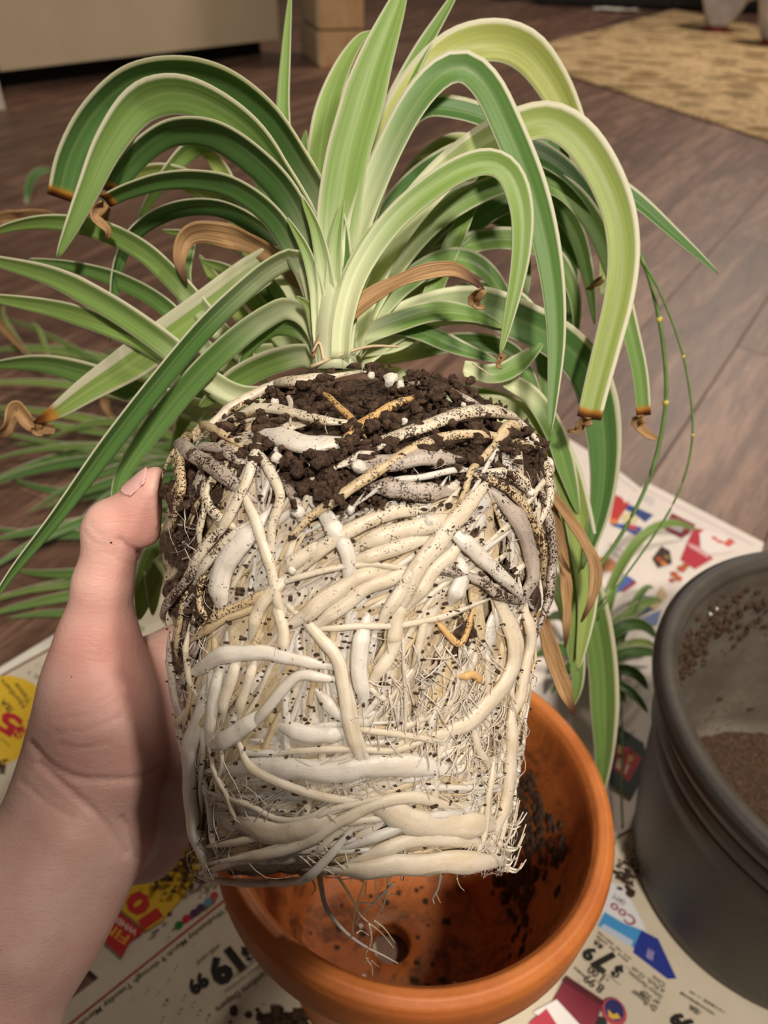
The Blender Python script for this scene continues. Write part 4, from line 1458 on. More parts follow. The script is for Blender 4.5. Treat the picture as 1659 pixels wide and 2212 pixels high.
# crumbs of soil and perlite on the ball
crumb = Bag()
for i in range(3000):
    if i < 620:
        x, y = random.uniform(430, 1170), random.uniform(770, 1010)
        r = abs(random.gauss(0, 0.0007)) + 0.0004
    else:
        x, y = random.uniform(370, 1180), random.uniform(950, 1880)
        r = random.uniform(0.00022, 0.0005) * (1.6 if random.random() < .08 else 1)
        if random.random() < (y - 1000) / 1300:
            continue
    P = on_ball(np.array([(x, y)]))
    if ball_sdf(P)[0] < -0.002 or np.linalg.norm(w2pix(loc2w(P))[0] - (x, y)) > 5:
        continue
    n_ = ball_normal(P)
    V, Fc = lump(loc2w(P + n_ * (0.002 + 0.4 * r))[0], r, i, 0.5, (random.uniform(.6, 2.4), random.uniform(.5, 1.5), random.uniform(.5, 1.6)), 1)
    crumb.add(V, Fc)
for x, y, r in ((690, 1035, 60), (655, 1050, 44), (720, 1050, 44), (640, 1010, 30), (700, 1075, 34), (480, 1010, 30), (420, 1080, 26), (405, 1160, 26), (400, 1250, 26), (430, 1330, 24), (1000, 1040, 20), (880, 1075, 22), (810, 1080, 24), (1090, 1230, 24), (1010, 1370, 22), (520, 1010, 24), (760, 965, 40), (1000, 800, 60), (950, 790, 48), (1060, 830, 44), (900, 800, 34), (640, 765, 30), (660, 775, 24), (560, 800, 30), (1090, 860, 36), (835, 790, 28), (945, 860, 40), (870, 850, 34), (800, 870, 30), (525, 1275, 16),
                (955, 1270, 10), (845, 1175, 8), (790, 1215, 8), (1150, 925, 40), (1180, 960, 26), (980, 1010, 24), (1080, 1020, 30), (600, 800, 26)):
    P = on_ball(np.array([(x, y)]))
    n_ = ball_normal(P)
    rr = r * 0.21 / FPX
    for k in range(20):
        V, Fc = lump(loc2w(P + n_ * rr * 0.1)[0] + np.array([random.gauss(0, .5), random.gauss(0, .5), random.gauss(0, .4)]) * rr, rr * random.choice([.12, .18, .22, .28, .36]), random.randint(0, 999), 0.65, sub=2 if k % 3 else 3)
        V = V + 0.12 * rr * vnoise(V, 0.0016, 5)[:, None] * unit(V - V.mean(0))
        crumb.add(V, Fc)
o = crumb.build('soil_clumps', M_soil, ball, label='dark crumbly soil clinging to the roots')
o['kind'] = 'stuff'
for x, y, r in ((842, 838, 17), (862, 848, 10), (800, 828, 10), (604, 999, 12), (775, 1018, 14), (780, 1012, 9), (650, 1105, 14), (758, 1102, 9), (918, 1125, 12), (870, 925, 9), (995, 890, 6), (1074, 882, 8), (600, 884, 9), (637, 1228, 9), (1130, 1065, 10), (580, 825, 8), (520, 842, 7)):
    P = on_ball(np.array([(x, y)]))
    V, Fc = lump(loc2w(P + ball_normal(P) * 0.0028)[0], r * 0.25 / FPX, int(x + y), 0.35, sub=2)
    add_mesh('perlite_grain', V, Fc, M_perl, ball)


# ------------------------------------------------------------------ leaves
def leaf(pts, w, depth, tone=0.5, roll=(25, 25), margin=0.18, pale=(0.44, 1.15), tip=None, chan=0.32, taper=(0.72, 0.35), parent=None, name='leaf', dry=False, label=None, n=60, wavy=0.0, world=None, cutpow=0.6, flip=1):
    """Strap leaf along a frame path with distances; roll turns the blade about its run, chan folds it into a channel."""
    if world is None:
        c = np.asarray(pts, float)
        dp = np.interp(np.linspace(0, 1, len(c)), np.linspace(0, 1, len(depth)), depth)
        P = np.array([pix(x, y, d) for (x, y), d in zip(c, dp)])
    else:
        P = np.asarray(world, float)
        dp = np.array([(p - _C) @ _F for p in P])
    P = catmull(P, n)
    T = unit(np.gradient(P, axis=0))
    Vw = unit(_C - P)
    S = unit(np.cross(T, Vw))
    for i in range(1, n):
        if S[i] @ S[i - 1] < 0:
            S[i] = -S[i]
    N0 = np.cross(S, T)
    t = np.linspace(0, 1, n)
    ro = np.radians(np.interp(t, np.linspace(0, 1, len(roll)), roll))
    W = np.cos(ro)[:, None] * S + np.sin(ro)[:, None] * N0
    Nn = unit(np.cross(W, T))
    q_ = w2pix(P)
    side = -1.0 if q_[-1, 0] > q_[0, 0] else 1.0
    if world is None:
        hw = 0.5 * w * np.mean(dp) / FPX / max(0.45, abs(np.cos(ro)).mean())
    else:
        hw = 0.5 * w
    prof = (taper[0] + (1 - taper[0]) * np.clip(t / 0.35, 0, 1) ** 0.8) * np.where(t > 1 - taper[1], np.clip((1 - t) / taper[1], 0, 1) ** cutpow, 1)
    if tip == 'cut':
        prof = (taper[0] + (1 - taper[0]) * np.clip(t / 0.35, 0, 1) ** 0.8) * (1 - 0.35 * np.clip((t - 0.6) / 0.4, 0, 1))
    prof = np.maximum(prof, 0.03)
    us = np.array([-1, -0.72, -0.36, 0, 0.36, 0.72, 1.0])
    sh = np.abs(us) ** 1.2
    hwp = hw * prof
    wv = wavy * vnoise(np.stack([t * 7, t * 0, t * 0 + w], -1), 1.0, 41)
    ch = chan * (1 + 1.2 * np.clip(1 - t / 0.25, 0, 1))
    X = P[:, None, :] + hwp[:, None, None] * (us[None, :, None] * W[:, None, :] * 0.97 + flip * (ch[:, None] * sh[None, :] + wv[:, None] * us[None, :])[:, :, None] * Nn[:, None, :])
    V = X.reshape(-1, 3)
    k = len(us)
    Fc = [(i * k + j, i * k + j + 1, (i + 1) * k + j + 1, (i + 1) * k + j) for i in range(n - 1) for j in range(k - 1)]
    uv = np.stack([np.tile((us + 1) / 2, n), np.repeat(t, k)], 1)
    tv = np.zeros(n)
    if tip:
        s = np.r_[0, np.cumsum(np.linalg.norm(np.diff(P, axis=0), axis=1))]
        left = s[-1] - s
        tv = np.clip(1 - left / (0.006 if tip != 'gold' else 0.022), 0, 1)
    pl = pale[1] * np.clip(1 - t / pale[0], 0, 1) if pale[0] > 0 else t * 0
    A = {'tone': np.full(n * k, tone), 'margin': np.full(n * k, margin), 'pale': np.repeat(pl, k), 'tip': np.repeat(tv, k), 'side': np.full(n * k, side)}
    o = add_mesh(name, V, Fc, M_dry if dry else M_leaf, parent or plant, uvs=uv, attrs=A, label=label)
    md = o.modifiers.new('thickness', 'SOLIDIFY')
    md.thickness = 0.0005
    return o


def curl(p, d, s, seed):
    """Shrivelled brown end hanging from a leaf."""
    r = random.Random(seed)
    P = [pix(*p, d)]
    for k in range(4):
        P.append(P[-1] + s * np.array([r.uniform(-1, 1), r.uniform(-.6, .6), r.uniform(-1.0, .1)]) * 0.0042)
    leaf(None, 0.0042 * s, None, dry=True, world=P, name='dried_tip', n=12, chan=0.6, wavy=.4, taper=(.9, .5), label='shrivelled brown leaf end')


LV = [
    # front crown, left side
    ([(718, 770), (722, 640), (722, 530), (700, 440), (640, 330), (570, 240), (480, 178), (380, 158), (280, 178), (200, 250), (150, 340), (128, 428)], 76, (.305, .315, .33, .35, .365), .30, (40, 52, 30, 20), .2, 'cut'),
    ([(716, 770), (712, 640), (690, 530), (640, 420), (560, 300), (470, 230), (380, 200), (300, 225), (235, 310), (190, 410), (150, 500), (122, 560)], 72, (.308, .312, .322, .333, .345), .62, (30, 50, 10, 0), .2, None),
    ([(712, 770), (705, 660), (680, 540), (625, 420), (545, 335), (460, 285), (380, 280), (320, 310), (268, 365), (238, 415)], 64, (.305, .31, .335, .35), .22, (30, 45, 40, 25), .14, 'cut'),
    ([(706, 775), (690, 660), (650, 560), (590, 465), (510, 405), (430, 385), (350, 388), (280, 408), (226, 432)], 46, (.303, .31, .325, .335), .26, (35, 40, 40), .15, 'cut'),
    ([(704, 770), (680, 650), (630, 560), (560, 490), (480, 448), (400, 445), (330, 470), (278, 515), (252, 580), (243, 660), (238, 740)], 36, (.32, .34, .36, .37), .16, (35, 45, 40), .1, None),
    ([(720, 770), (735, 640), (735, 540), (715, 430), (690, 380)], 54, (.30, .305, .315), .35, (20, 25), .12, None),
    # lateral leaves running off the left border
    ([(590, 800), (540, 775), (470, 705), (390, 615), (310, 540), (220, 495), (120, 478), (40, 485), (-40, 510)], 44, (.335, .35, .36), .55, (25, 35), .12, None),
    ([(600, 850), (520, 850), (450, 815), (350, 735), (240, 660), (120, 598), (0, 565), (-70, 550)], 52, (.33, .335, .345), .56, (20, 30), .24, None),
    ([(560, 865), (500, 860), (430, 812), (350, 755), (250, 708), (130, 668), (0, 645), (-60, 640)], 44, (.338, .345, .355), .66, (20, 30), .14, None),
    ([(580, 810), (500, 795), (430, 735), (350, 655), (260, 605), (160, 575), (62, 560)], 36, (.35, .36, .375), .42, (25, 35), .1, None),
    ([(590, 870), (500, 885), (420, 880), (300, 840), (180, 802), (80, 782), (-40, 790)], 54, (.355, .37, .385), .42, (30, 40), .2, None),
    ([(680, 700), (640, 610), (600, 570), (550, 590), (470, 650), (380, 715), (280, 785), (190, 842), (120, 890), (72, 914)], 78, (.325, .345, .37), .72, (0, -10), .48, 'gold'),
    ([(700, 760), (694, 680), (672, 590), (640, 556), (600, 566), (540, 610), (440, 705), (330, 835), (225, 970), (120, 1115), (30, 1230), (-30, 1320)], 44, (.302, .308, .318, .315, .31), .36, (35, 40, 45), .1, None),
    ([(702, 775), (688, 720), (660, 680), (620, 664), (580, 680), (520, 722), (440, 795), (370, 875), (305, 960), (262, 1030), (250, 1100), (256, 1160)], 50, (.308, .314, .325, .338, .345), .44, (20, 15, 10), .06, None),
    ([(700, 780), (664, 722), (610, 704), (570, 716), (535, 755), (515, 800)], 36, (.312, .325, .335), .45, (25, 35), .08, None),
    ([(715, 785), (660, 764), (600, 775), (540, 800), (480, 838), (430, 880)], 54, (.315, .33, .345), .6, (30, 20), .3, None),
    # upright leaves
    ([(712, 770), (690, 620), (650, 480), (622, 350), (612, 240), (618, 110), (628, -30)], 30, (.33, .345, .35), .62, (10, 10), .12, None),
    ([(722, 770), (705, 620), (692, 480), (690, 350), (708, 235), (738, 150), (775, 88), (808, 66)], 54, (.325, .35, .375), .68, (10, 15), .18, None),
    ([(728, 765), (728, 620), (730, 480), (748, 350), (778, 240), (812, 130), (850, 30), (880, -50)], 94, (.303, .305, .31, .315), .66, (-5, 0, 5), .11, None),
    ([(740, 765), (745, 620), (760, 480), (800, 350), (850, 235), (905, 120), (955, 35), (1000, -40)], 44, (.325, .335, .345), .58, (25, 30), .2, None),
    # right side
    ([(742, 765), (748, 640), (765, 520), (800, 400), (850, 280), (910, 180), (985, 110), (1070, 90), (1140, 115), (1195, 185), (1232, 265), (1262, 350), (1290, 450), (1302, 560)], 78, (.315, .33, .345, .36, .365), .92, (30, 35, 10, 0), .2, None),
    ([(736, 765), (742, 660), (758, 560), (795, 440), (845, 320), (900, 220), (955, 160), (1005, 148), (1052, 190), (1095, 275), (1138, 380), (1172, 490), (1194, 610), (1202, 730), (1196, 840), (1188, 940)], 66, (.302, .305, .31, .308, .305), .40, (25, 30, 5, -5), .2, None),
    ([(738, 775), (745, 690), (775, 590), (840, 490), (920, 415), (1000, 365), (1060, 352), (1102, 380), (1125, 450), (1126, 530), (1115, 610), (1098, 690), (1080, 768)], 54, (.292, .29, .295, .30), .62, (15, 20, 15, 10), .16, None),
    ([(748, 765), (765, 650), (810, 530), (880, 425), (960, 360), (1050, 328), (1140, 330), (1215, 368), (1270, 430), (1310, 510)], 58, (.325, .34, .36), .16, (40, 50, 40), .12, None),
    ([(755, 770), (790, 640), (860, 500), (950, 390), (1050, 310), (1130, 272), (1190, 264), (1250, 300), (1300, 372), (1334, 455), (1346, 545), (1337, 640), (1313, 740), (1290, 830), (1272, 905)], 76, (.32, .33, .335, .33), .82, (15, 25, 10, 0), .26, 'cut'),
    ([(752, 760), (770, 600), (810, 430), (860, 300), (915, 240), (990, 240), (1080, 270), (1180, 315), (1280, 375), (1370, 432), (1460, 510), (1553, 592)], 46, (.33, .36, .38), .22, (40, 45, 40), .2, None),
    ([(760, 770), (830, 620), (940, 480), (1080, 400), (1200, 400), (1280, 480), (1330, 600), (1362, 720), (1382, 810), (1390, 898)], 46, (.33, .355, .37), .55, (25, 15), .2, 'cut'),
    # mid right, close to the soil
    ([(752, 770), (790, 730), (860, 698), (940, 676), (1020, 682), (1092, 708)], 44, (.315, .33, .345), .55, (30, 35), .1, None),
    ([(755, 785), (800, 728), (850, 706), (910, 718), (990, 752), (1075, 780)], 42, (.325, .335, .345), .45, (25, 30), .18, None),
    ([(752, 770), (800, 700), (870, 620), (950, 568), (1010, 565), (1065, 605), (1105, 680), (1125, 740)], 44, (.325, .35, .36), .42, (30, 40), .14, None),
    ([(750, 775), (800, 715), (840, 650), (900, 605), (960, 590)], 40, (.33, .345), .5, (20, 30), .1, None),
    ([(760, 760), (860, 740), (910, 690), (960, 570), (1000, 480), (1050, 370), (1068, 350)], 40, (.33, .35, .36), .66, (10, 10), .12, None),
    ([(1000, 800), (1060, 810), (1110, 795), (1172, 742)], 42, (.34, .345, .35), .5, (25, 30), .16, None),
    # hanging behind on the right
    ([(760, 780), (880, 690), (1020, 660), (1140, 700), (1225, 750), (1278, 820), (1302, 920), (1306, 1020), (1292, 1120), (1258, 1230)], 84, (.335, .355, .375), .24, (10, 0, -5), .22, None),
    ([(900, 900), (1050, 880), (1160, 920), (1215, 1000), (1245, 1100), (1262, 1200), (1268, 1310), (1248, 1450)], 62, (.355, .37, .385), .78, (0, 10), .2, None),
    ([(1100, 1080), (1190, 1130), (1250, 1220), (1285, 1330), (1302, 1440), (1306, 1550), (1304, 1640), (1290, 1750)], 64, (.39, .42, .46, .50), .44, (0, 0, 5), .24, None),
    ([(1120, 1000), (1180, 1060), (1215, 1150), (1236, 1260), (1246, 1370), (1232, 1440)], 50, (.365, .38, .39), .7, (10, 10), .2, None),
    ([(1100, 1230), (1180, 1240), (1220, 1300), (1240, 1380), (1248, 1470), (1236, 1530)], 40, (.40, .42, .44), .5, (10, 10), .2, None),
    ([(1090, 820), (1150, 860), (1195, 930), (1225, 1020), (1250, 1110)], 44, (.35, .36, .37), .34, (15, 20), .2, None),
    # dense middle, behind the crown
    ([(705, 770), (660, 650), (610, 540), (585, 440), (578, 350)], 50, (.345, .36, .37), .12, (25, 30), .1, None),
    ([(700, 775), (650, 690), (600, 610), (560, 545), (510, 520), (440, 510), (350, 498)], 40, (.35, .375, .39), .5, (30, 40), .12, None),
    ([(690, 780), (620, 740), (560, 660), (500, 590), (430, 560)], 38, (.36, .38), .5, (20, 30), .1, None),
    ([(680, 790), (610, 700), (575, 600), (590, 500), (640, 420)], 36, (.37, .38), .35, (20, 30), .14, None),
    ([(700, 780), (690, 640), (670, 500), (655, 380), (660, 280)], 44, (.36, .38), .45, (20, 20), .14, None),
    ([(700, 780), (600, 640), (520, 480), (480, 370), (430, 320), (380, 340)], 44, (.37, .40), .72, (20, 30), .14, None),
    ([(710, 780), (640, 560), (590, 420), (540, 330), (470, 300), (400, 330), (330, 420), (290, 500)], 48, (.36, .40), .5, (30, 30), .18, None),
    ([(690, 780), (600, 600), (520, 470), (430, 400), (340, 370), (250, 400), (200, 470)], 46, (.37, .41), .68, (25, 30), .2, None),
    ([(770, 780), (880, 640), (980, 520), (1090, 440), (1180, 430), (1240, 500), (1270, 600), (1285, 700)], 48, (.36, .39), .34, (30, 20), .16, None),
    ([(770, 780), (900, 600), (1010, 530), (1120, 520), (1200, 560), (1240, 640), (1245, 740)], 46, (.36, .38), .46, (30, 25), .2, None),
    ([(770, 785), (860, 640), (950, 470), (1040, 420), (1150, 450), (1220, 540), (1230, 660), (1215, 790)], 54, (.37, .39), .28, (25, 15), .16, None),
    ([(775, 785), (900, 700), (1000, 640), (1090, 640), (1150, 700), (1175, 800), (1180, 900)], 48, (.36, .375), .36, (25, 15), .16, None),
    ([(770, 770), (830, 520), (900, 380), (980, 310), (1060, 330), (1100, 400)], 46, (.37, .40), .75, (30, 40), .14, None),
    ([(765, 770), (830, 600), (900, 470), (960, 400), (1040, 395), (1120, 440)], 36, (.38, .40), .2, (40, 45), .1, None),
    ([(780, 790), (900, 760), (1000, 740), (1100, 760), (1150, 830), (1165, 900)], 40, (.365, .375), .3, (25, 20), .16, None),
    ([(760, 770), (850, 690), (920, 560), (1000, 470), (1080, 470), (1130, 540), (1140, 640)], 44, (.375, .39), .4, (25, 20), .14, None),
    ([(770, 790), (880, 820), (1000, 850), (1120, 880), (1180, 940)], 40, (.37, .38), .35, (25, 20), .16, None),
    ([(700, 790), (600, 760), (520, 780), (440, 850), (390, 920), (370, 990)], 40, (.37, .39), .5, (15, 20), .16, None),
    ([(1000, 420), (1120, 350), (1220, 350), (1290, 420), (1310, 520), (1300, 640)], 50, (.38, .40), .7, (20, 10), .18, None),
    ([(560, 860), (480, 800), (420, 700), (400, 600), (420, 520)], 36, (.38, .40), .3, (25, 20), .1, None),
    ([(690, 790), (560, 720), (470, 610), (430, 550)], 34, (.39, .40), .62, (20, 20), .1, None),
    ([(380, 1240), (345, 1190), (320, 1240), (300, 1340)], 56, (.37, .39, .40), .42, (10, 5), .1, None),
    ([(400, 1180), (360, 1150), (335, 1210), (330, 1330)], 44, (.38, .40), .5, (10, 5), .14, None),
]
for i, (p, w, d, tone, roll, mg, tp) in enumerate(LV):
    leaf(p, w, d, tone + random.uniform(-.05, .05) + (.12 if i > 37 else 0), roll, mg, tip=tp)
for p, d, s in (((1278, 905), .33, 1.0), ((1392, 898), .37, 1.3), ((224, 434), .335, 1.2), ((1300, 600), .37, .8), ((75, 914), .37, 1.2), ((1080, 770), .30, .5), ((1040, 622), .29, 1.0)):
    curl(p, d, s, int(p[0]))

# pale sheath at the crown
cr = catmull([pix(722, 800, .301), pix(722, 730, .300), pix(722, 660, .301), pix(720, 590, .305)], 16)
V, Fc = tube(cr, np.linspace(0.0095, 0.0060, 16), 14)
k = len(V)
uv = np.stack([np.tile(np.linspace(0.2, .8, 14), 17)[:k], np.repeat(np.linspace(0, 1, 17), 14)[:k]], 1)
add_mesh('crown_stem', V, Fc, M_leaf, plant, uvs=uv, attrs={'tone': np.full(k, .6), 'margin': np.full(k, .1), 'pale': np.full(k, 1.0), 'tip': np.zeros(k), 'side': np.ones(k)}, label='pale leaf bases packed into a stem')
for p, w in (([(728, 790), (735, 700), (752, 610), (790, 520), (840, 455)], 44), ([(716, 790), (712, 690), (704, 600), (684, 500), (650, 420)], 50), ([(722, 790), (724, 690), (722, 600), (728, 510), (742, 430)], 46), ([(706, 790), (694, 700), (684, 620), (660, 540), (620, 470)], 40),
             ([(740, 790), (752, 710), (772, 640), (800, 590)], 36)):
    leaf(p, w, (.298, .297, .302), .62, (5, 15), .08, pale=(.95, 1.1), taper=(.95, .8), name='leaf_sheath', chan=.5, label='pale cream leaf base in the crown')
leaf([(706, 775), (690, 720), (668, 665), (640, 640)], 44, (.304, .303, .302), .72, (10, 20), .05, pale=(.9, .8), taper=(.9, .8))

DRY = [([(688, 775), (705, 730), (745, 690), (800, 645), (860, 612), (920, 590), (975, 583), (1012, 598), (1046, 626)], 36, (.296, .292, .29), (20, 40, 10)), ([(700, 640), (640, 590), (580, 545), (510, 512), (440, 500), (402, 515), (388, 560), (402, 612)], 46, (.325, .335, .34), (30, 20, 0)),
       ([(1185, 1062), (1225, 1115), (1258, 1165), (1284, 1225), (1278, 1290), (1256, 1345)], 24, (.345, .35, .355), (20, 30)), ([(1188, 1090), (1212, 1180), (1222, 1290), (1222, 1400)], 22, (.35, .36), (20, 40)),
       ([(1166, 1320), (1190, 1410), (1218, 1490), (1242, 1545)], 34, (.355, .37), (10, 30)), ([(1196, 1150), (1215, 1210), (1235, 1240)], 9, (.34, .345), (10, 10)), ([(160, 478), (100, 470), (40, 470), (-30, 478)], 36, (.44, .46), (30, 10)), ([(228, 440), (205, 480), (190, 500)], 34, (.36, .37), (10, 30)), ([(120, 925), (70, 915), (35, 880), (10, 930), (-20, 940)], 30, (.372, .38), (20, 50))]
for p, w, d, ro in DRY:
    leaf(p, w, d, .5, ro, dry=True, tip='gold', name='dried_leaf', chan=.45, wavy=.35, taper=(.55, .3), label='withered brown leaf')
for p, w in (([(672, 792), (740, 765), (800, 748), (860, 749)], 9), ([(1020, 785), (1045, 800), (1060, 812)], 4), ([(700, 780), (690, 740), (675, 760)], 8)):
    P = catmull([pix(x, y, .292) for x, y in p], 12)
    add_mesh('dry_stalk', *tube(P, np.linspace(w * .5, w * .3, 12) * .292 / FPX, 7), M_root['t'], plant, attrs={'dirt': np.full(12 * 7 + 2, .3)})

# two wiry runners at the right
M_run = simple_mat('runner_green', '#5f8040', 0.5, 200, .15)
M_node = simple_mat('runner_node', '#c0b458', 0.5)
for pts, w, nodes in (([(1340, 470), (1372, 530), (1402, 600), (1424, 690), (1437, 790), (1438, 870), (1424, 960), (1396, 1050), (1345, 1150), (1275, 1250)], 9, (5, 3)), ([(1385, 560), (1420, 620), (1450, 690), (1476, 770), (1492, 860), (1496, 940), (1482, 1020), (1448, 1100), (1390, 1190), (1310, 1300), (1290, 1340)], 5, (3, 5))):
    dp = np.linspace(.375, .42, len(pts))
    W = np.array([pix(x, y, d) for (x, y), d in zip(pts, dp)])
    P = catmull(W, 50)
    o = add_mesh('runner', *tube(P, 0.5 * w * .39 / FPX, 8), M_run, plant, label='thin wiry green runner')
    for k in nodes:
        V, Fc = lump(W[k], w * .8 * .39 / FPX, k, .15)
        add_mesh('node', V, Fc, M_node, o)


# ------------------------------------------------------------------ the hand that holds the plant
import openvdb


def cap_sdf(P, a, b, ra, rb):
    """Round cone from a to b."""
    ab = b - a
    t = np.clip(((P - a) @ ab) / (ab @ ab), 0, 1)
    return np.linalg.norm(P - (a + t[..., None] * ab), axis=-1) - (ra + (rb - ra) * t)


def smin(a, b, k):
    h = np.maximum(k - np.abs(a - b), 0) / k
    return np.minimum(a, b) - h * h * k * 0.25


def HP(x, y, d):
    """Hand joint in ball coordinates from a frame point and distance."""
    p = pix(x, y, d) - ORG
    return np.array([p @ AX, p @ AY, p @ AZ])


tip_, ip_, pmid, mcp = HP(338, 1060, .284), HP(250, 1142, .288), HP(222, 1262, .292), HP(212, 1388, .300)
CH = [(tip_, ip_, .0093, .0098, .003), (ip_, pmid, .0102, .0112, .003), (pmid, mcp, .0112, .0146, .003)]
th1, th2, wr = HP(212, 1490, .305), HP(204, 1625, .308), HP(165, 1795, .305)
CH += [(mcp, th1, .0150, .0205, .008), (th1, th2, .0208, .0250, .012), (th2, wr, .0250, .0262, .012)]
ELB = (lambda q: np.array([q @ AX, q @ AY, q @ AZ]))(np.array([-.245, -.045, .175]) - ORG)
f1, f2, el = HP(66, 1955, .298), HP(-130, 2300, .285), ELB
CH += [(wr, f1, .0275, .0295, .016), (f1, f2, .0295, .036, .016), (f2, el, .036, .040, .016)]
CH += [(HP(185, 1785, .333), HP(85, 1955, .328), .025, .028, .016), (HP(85, 1955, .328), HP(-110, 2300, .317), .028, .034, .016), (HP(-110, 2300, .317), ELB, .034, .038, .016)]


def around(phi, c, out):
    """Point outside the ball: phi turns from its left flank to its back, c is the height."""
    r = rad_at(c) + out
    return np.array([cx_at(c) - r * math.cos(phi), c, -r * math.sin(phi)])


BK = np.array([0, 0, -.016])
CH += [(HP(285, 1440, .325), around(.40, -.022, .013), .012, .0115, .008), (th1 + BK, around(.35, -.042, .014), .014, .0128, .008), (th2 + BK, around(.35, -.068, .014), .016, .0130, .008),
       (around(.38, -.020, .0125), around(.40, -.080, .015), .0115, .0140, .010), (around(.75, -.016, .0115), around(.80, -.070, .013), .0100, .0120, .010),
       (HP(250, 1700, .340), around(.42, -.086, .016), .020, .0150, .010), (wr + BK * .6, HP(305, 1790, .342), .022, .0150, .010), (HP(300, 1720, .347), HP(322, 1828, .344), .0170, .0130, .010), (around(.40, -.080, .015), HP(322, 1828, .344), .0140, .0122, .010)]
for k, (c0, L, r0) in enumerate(((-.012, .92, .0090), (-.031, 1.0, .0092), (-.050, .95, .0088), (-.067, .78, .0080))):
    ph_ = [0.75, 0.75 + .62 * L, 0.75 + 1.05 * L, 0.75 + 1.38 * L]
    cs = [c0, c0 + .004, c0 + .008, c0 + .011]
    J = [around(p, c, r0 * (0.98 if i else 1.15)) for i, (p, c) in enumerate(zip(ph_, cs))]
    rr = [r0 * 1.12, r0, r0 * .92, r0 * .78]
    CH += [(J[i], J[i + 1], rr[i], rr[i + 1], .004) for i in range(3)]
# pulp of the thumb tip, knuckle, base joint bump, ball of the thumb
CH += [(HP(352, 1095, .285), HP(312, 1140, .287), .0072, .0074, .005), (HP(232, 1128, .286), HP(222, 1146, .287), .0074, .0074, .006), (HP(235, 1560, .295), HP(250, 1640, .298), .018, .018, .012),
       (HP(150, 1810, .283), HP(30, 2030, .276), .008, .009, .012)]
VX = 0.00125
allp = np.array([p for q in CH for p in q[:2]])
lo3, hi3 = allp.min(0) - 0.05, allp.max(0) + 0.03
sh3 = np.ceil((hi3 - lo3) / VX).astype(int)
D = np.full(sh3, 0.05)
for a, b, ra, rb, k in CH:
    m = max(ra, rb) + 0.022
    i0 = np.clip(np.floor((np.minimum(a, b) - m - lo3) / VX).astype(int), 0, sh3)
    i1 = np.clip(np.ceil((np.maximum(a, b) + m - lo3) / VX).astype(int), 0, sh3)
    G = np.stack(np.meshgrid(*[lo3[q] + VX * np.arange(i0[q], i1[q]) for q in range(3)], indexing='ij'), -1)
    sl = tuple(slice(i0[q], i1[q]) for q in range(3))
    D[sl] = smin(D[sl], cap_sdf(G, a, b, ra, rb), k)
i0 = np.clip(np.floor((np.array([-.115, -.16, -.12]) - lo3) / VX).astype(int), 0, sh3)
i1 = sh3
G = np.stack(np.meshgrid(*[lo3[q] + VX * np.arange(i0[q], i1[q]) for q in range(3)], indexing='ij'), -1)
sl = tuple(slice(i0[q], i1[q]) for q in range(3))
near = D[sl] < 0.006
bal = np.full(near.shape, 1.0)
bal[near] = ball_sdf(G[near])
D[sl] = np.maximum(D[sl], 0.0006 - bal)                           # flesh flattens against the root ball
grid = openvdb.FloatGrid(background=1.0)
grid.copyFromArray(np.clip(D, -0.01, 0.01).astype(np.float32))
pts_, quads_ = grid.convertToQuads(isovalue=0.0)
HV = lo3 + pts_ * VX
HF = quads_[:, ::-1]
# keep the one connected body, then smooth the voxel steps
E_ = np.vstack([HF[:, [0, 1]], HF[:, [1, 2]], HF[:, [2, 3]], HF[:, [3, 0]]])
for _ in range(5):
    acc, cnt = np.zeros_like(HV), np.zeros(len(HV))
    np.add.at(acc, E_[:, 0], HV[E_[:, 1]])
    np.add.at(cnt, E_[:, 0], 1)
    np.add.at(acc, E_[:, 1], HV[E_[:, 0]])
    np.add.at(cnt, E_[:, 1], 1)
    HV = HV * 0.5 + 0.5 * acc / np.maximum(cnt, 1)[:, None]
# skin folds: shallow grooves along the wrist, the ball of the thumb and the thumb joint
hpx = w2pix(loc2w(HV))
hn_ = np.zeros_like(HV)
fa, fb = HV[HF[:, 2]] - HV[HF[:, 0]], HV[HF[:, 3]] - HV[HF[:, 1]]
fnrm = np.cross(fa, fb)
for q in range(4):
    np.add.at(hn_, HF[:, q], fnrm)
hn_ = unit(hn_)
facing = (hn_ * unit(np.array([(_C - ORG) @ AX, (_C - ORG) @ AY, (_C - ORG) @ AZ]) - HV)).sum(1)
if np.median(facing[np.argsort(np.linalg.norm(HV - np.array([-.1, -.09, .1]), axis=1))[:50]]) < 0:
    hn_, facing = -hn_, -facing
XB = lambda L: [(u * .367, 1400 + v * .367) for u, v in L]
FOLD = [(XB([(180, 560), (300, 690), (460, 765), (700, 775), (860, 750), (950, 690)]), 7, .0011), (XB([(230, 680), (420, 850), (560, 970), (660, 1090), (740, 1210)]), 7, .0012), (XB([(350, 570), (480, 590), (640, 560)]), 4, .0005),
        (XB([(330, 500), (520, 480), (720, 400)]), 4, .0004), (XB([(340, 420), (520, 390), (700, 310)]), 4, .0004), (XB([(380, 350), (560, 300), (720, 230)]), 4, .0004), (XB([(330, 260), (520, 220), (690, 150)]), 3.5, .0003),
        (XB([(120, 780), (260, 900), (420, 1000)]), 5, .0005), ([(300, 1192), (280, 1184), (258, 1166)], 5, .0012), ([(290, 1222), (262, 1214), (240, 1196)], 4, .0004), ([(192, 1128), (204, 1146), (222, 1160)], 3.5, .0003), ([(180, 1150), (196, 1166), (214, 1176)], 3.5, .0003),
        ([(300, 1850), (285, 1800), (262, 1768)], 6, .0010)]
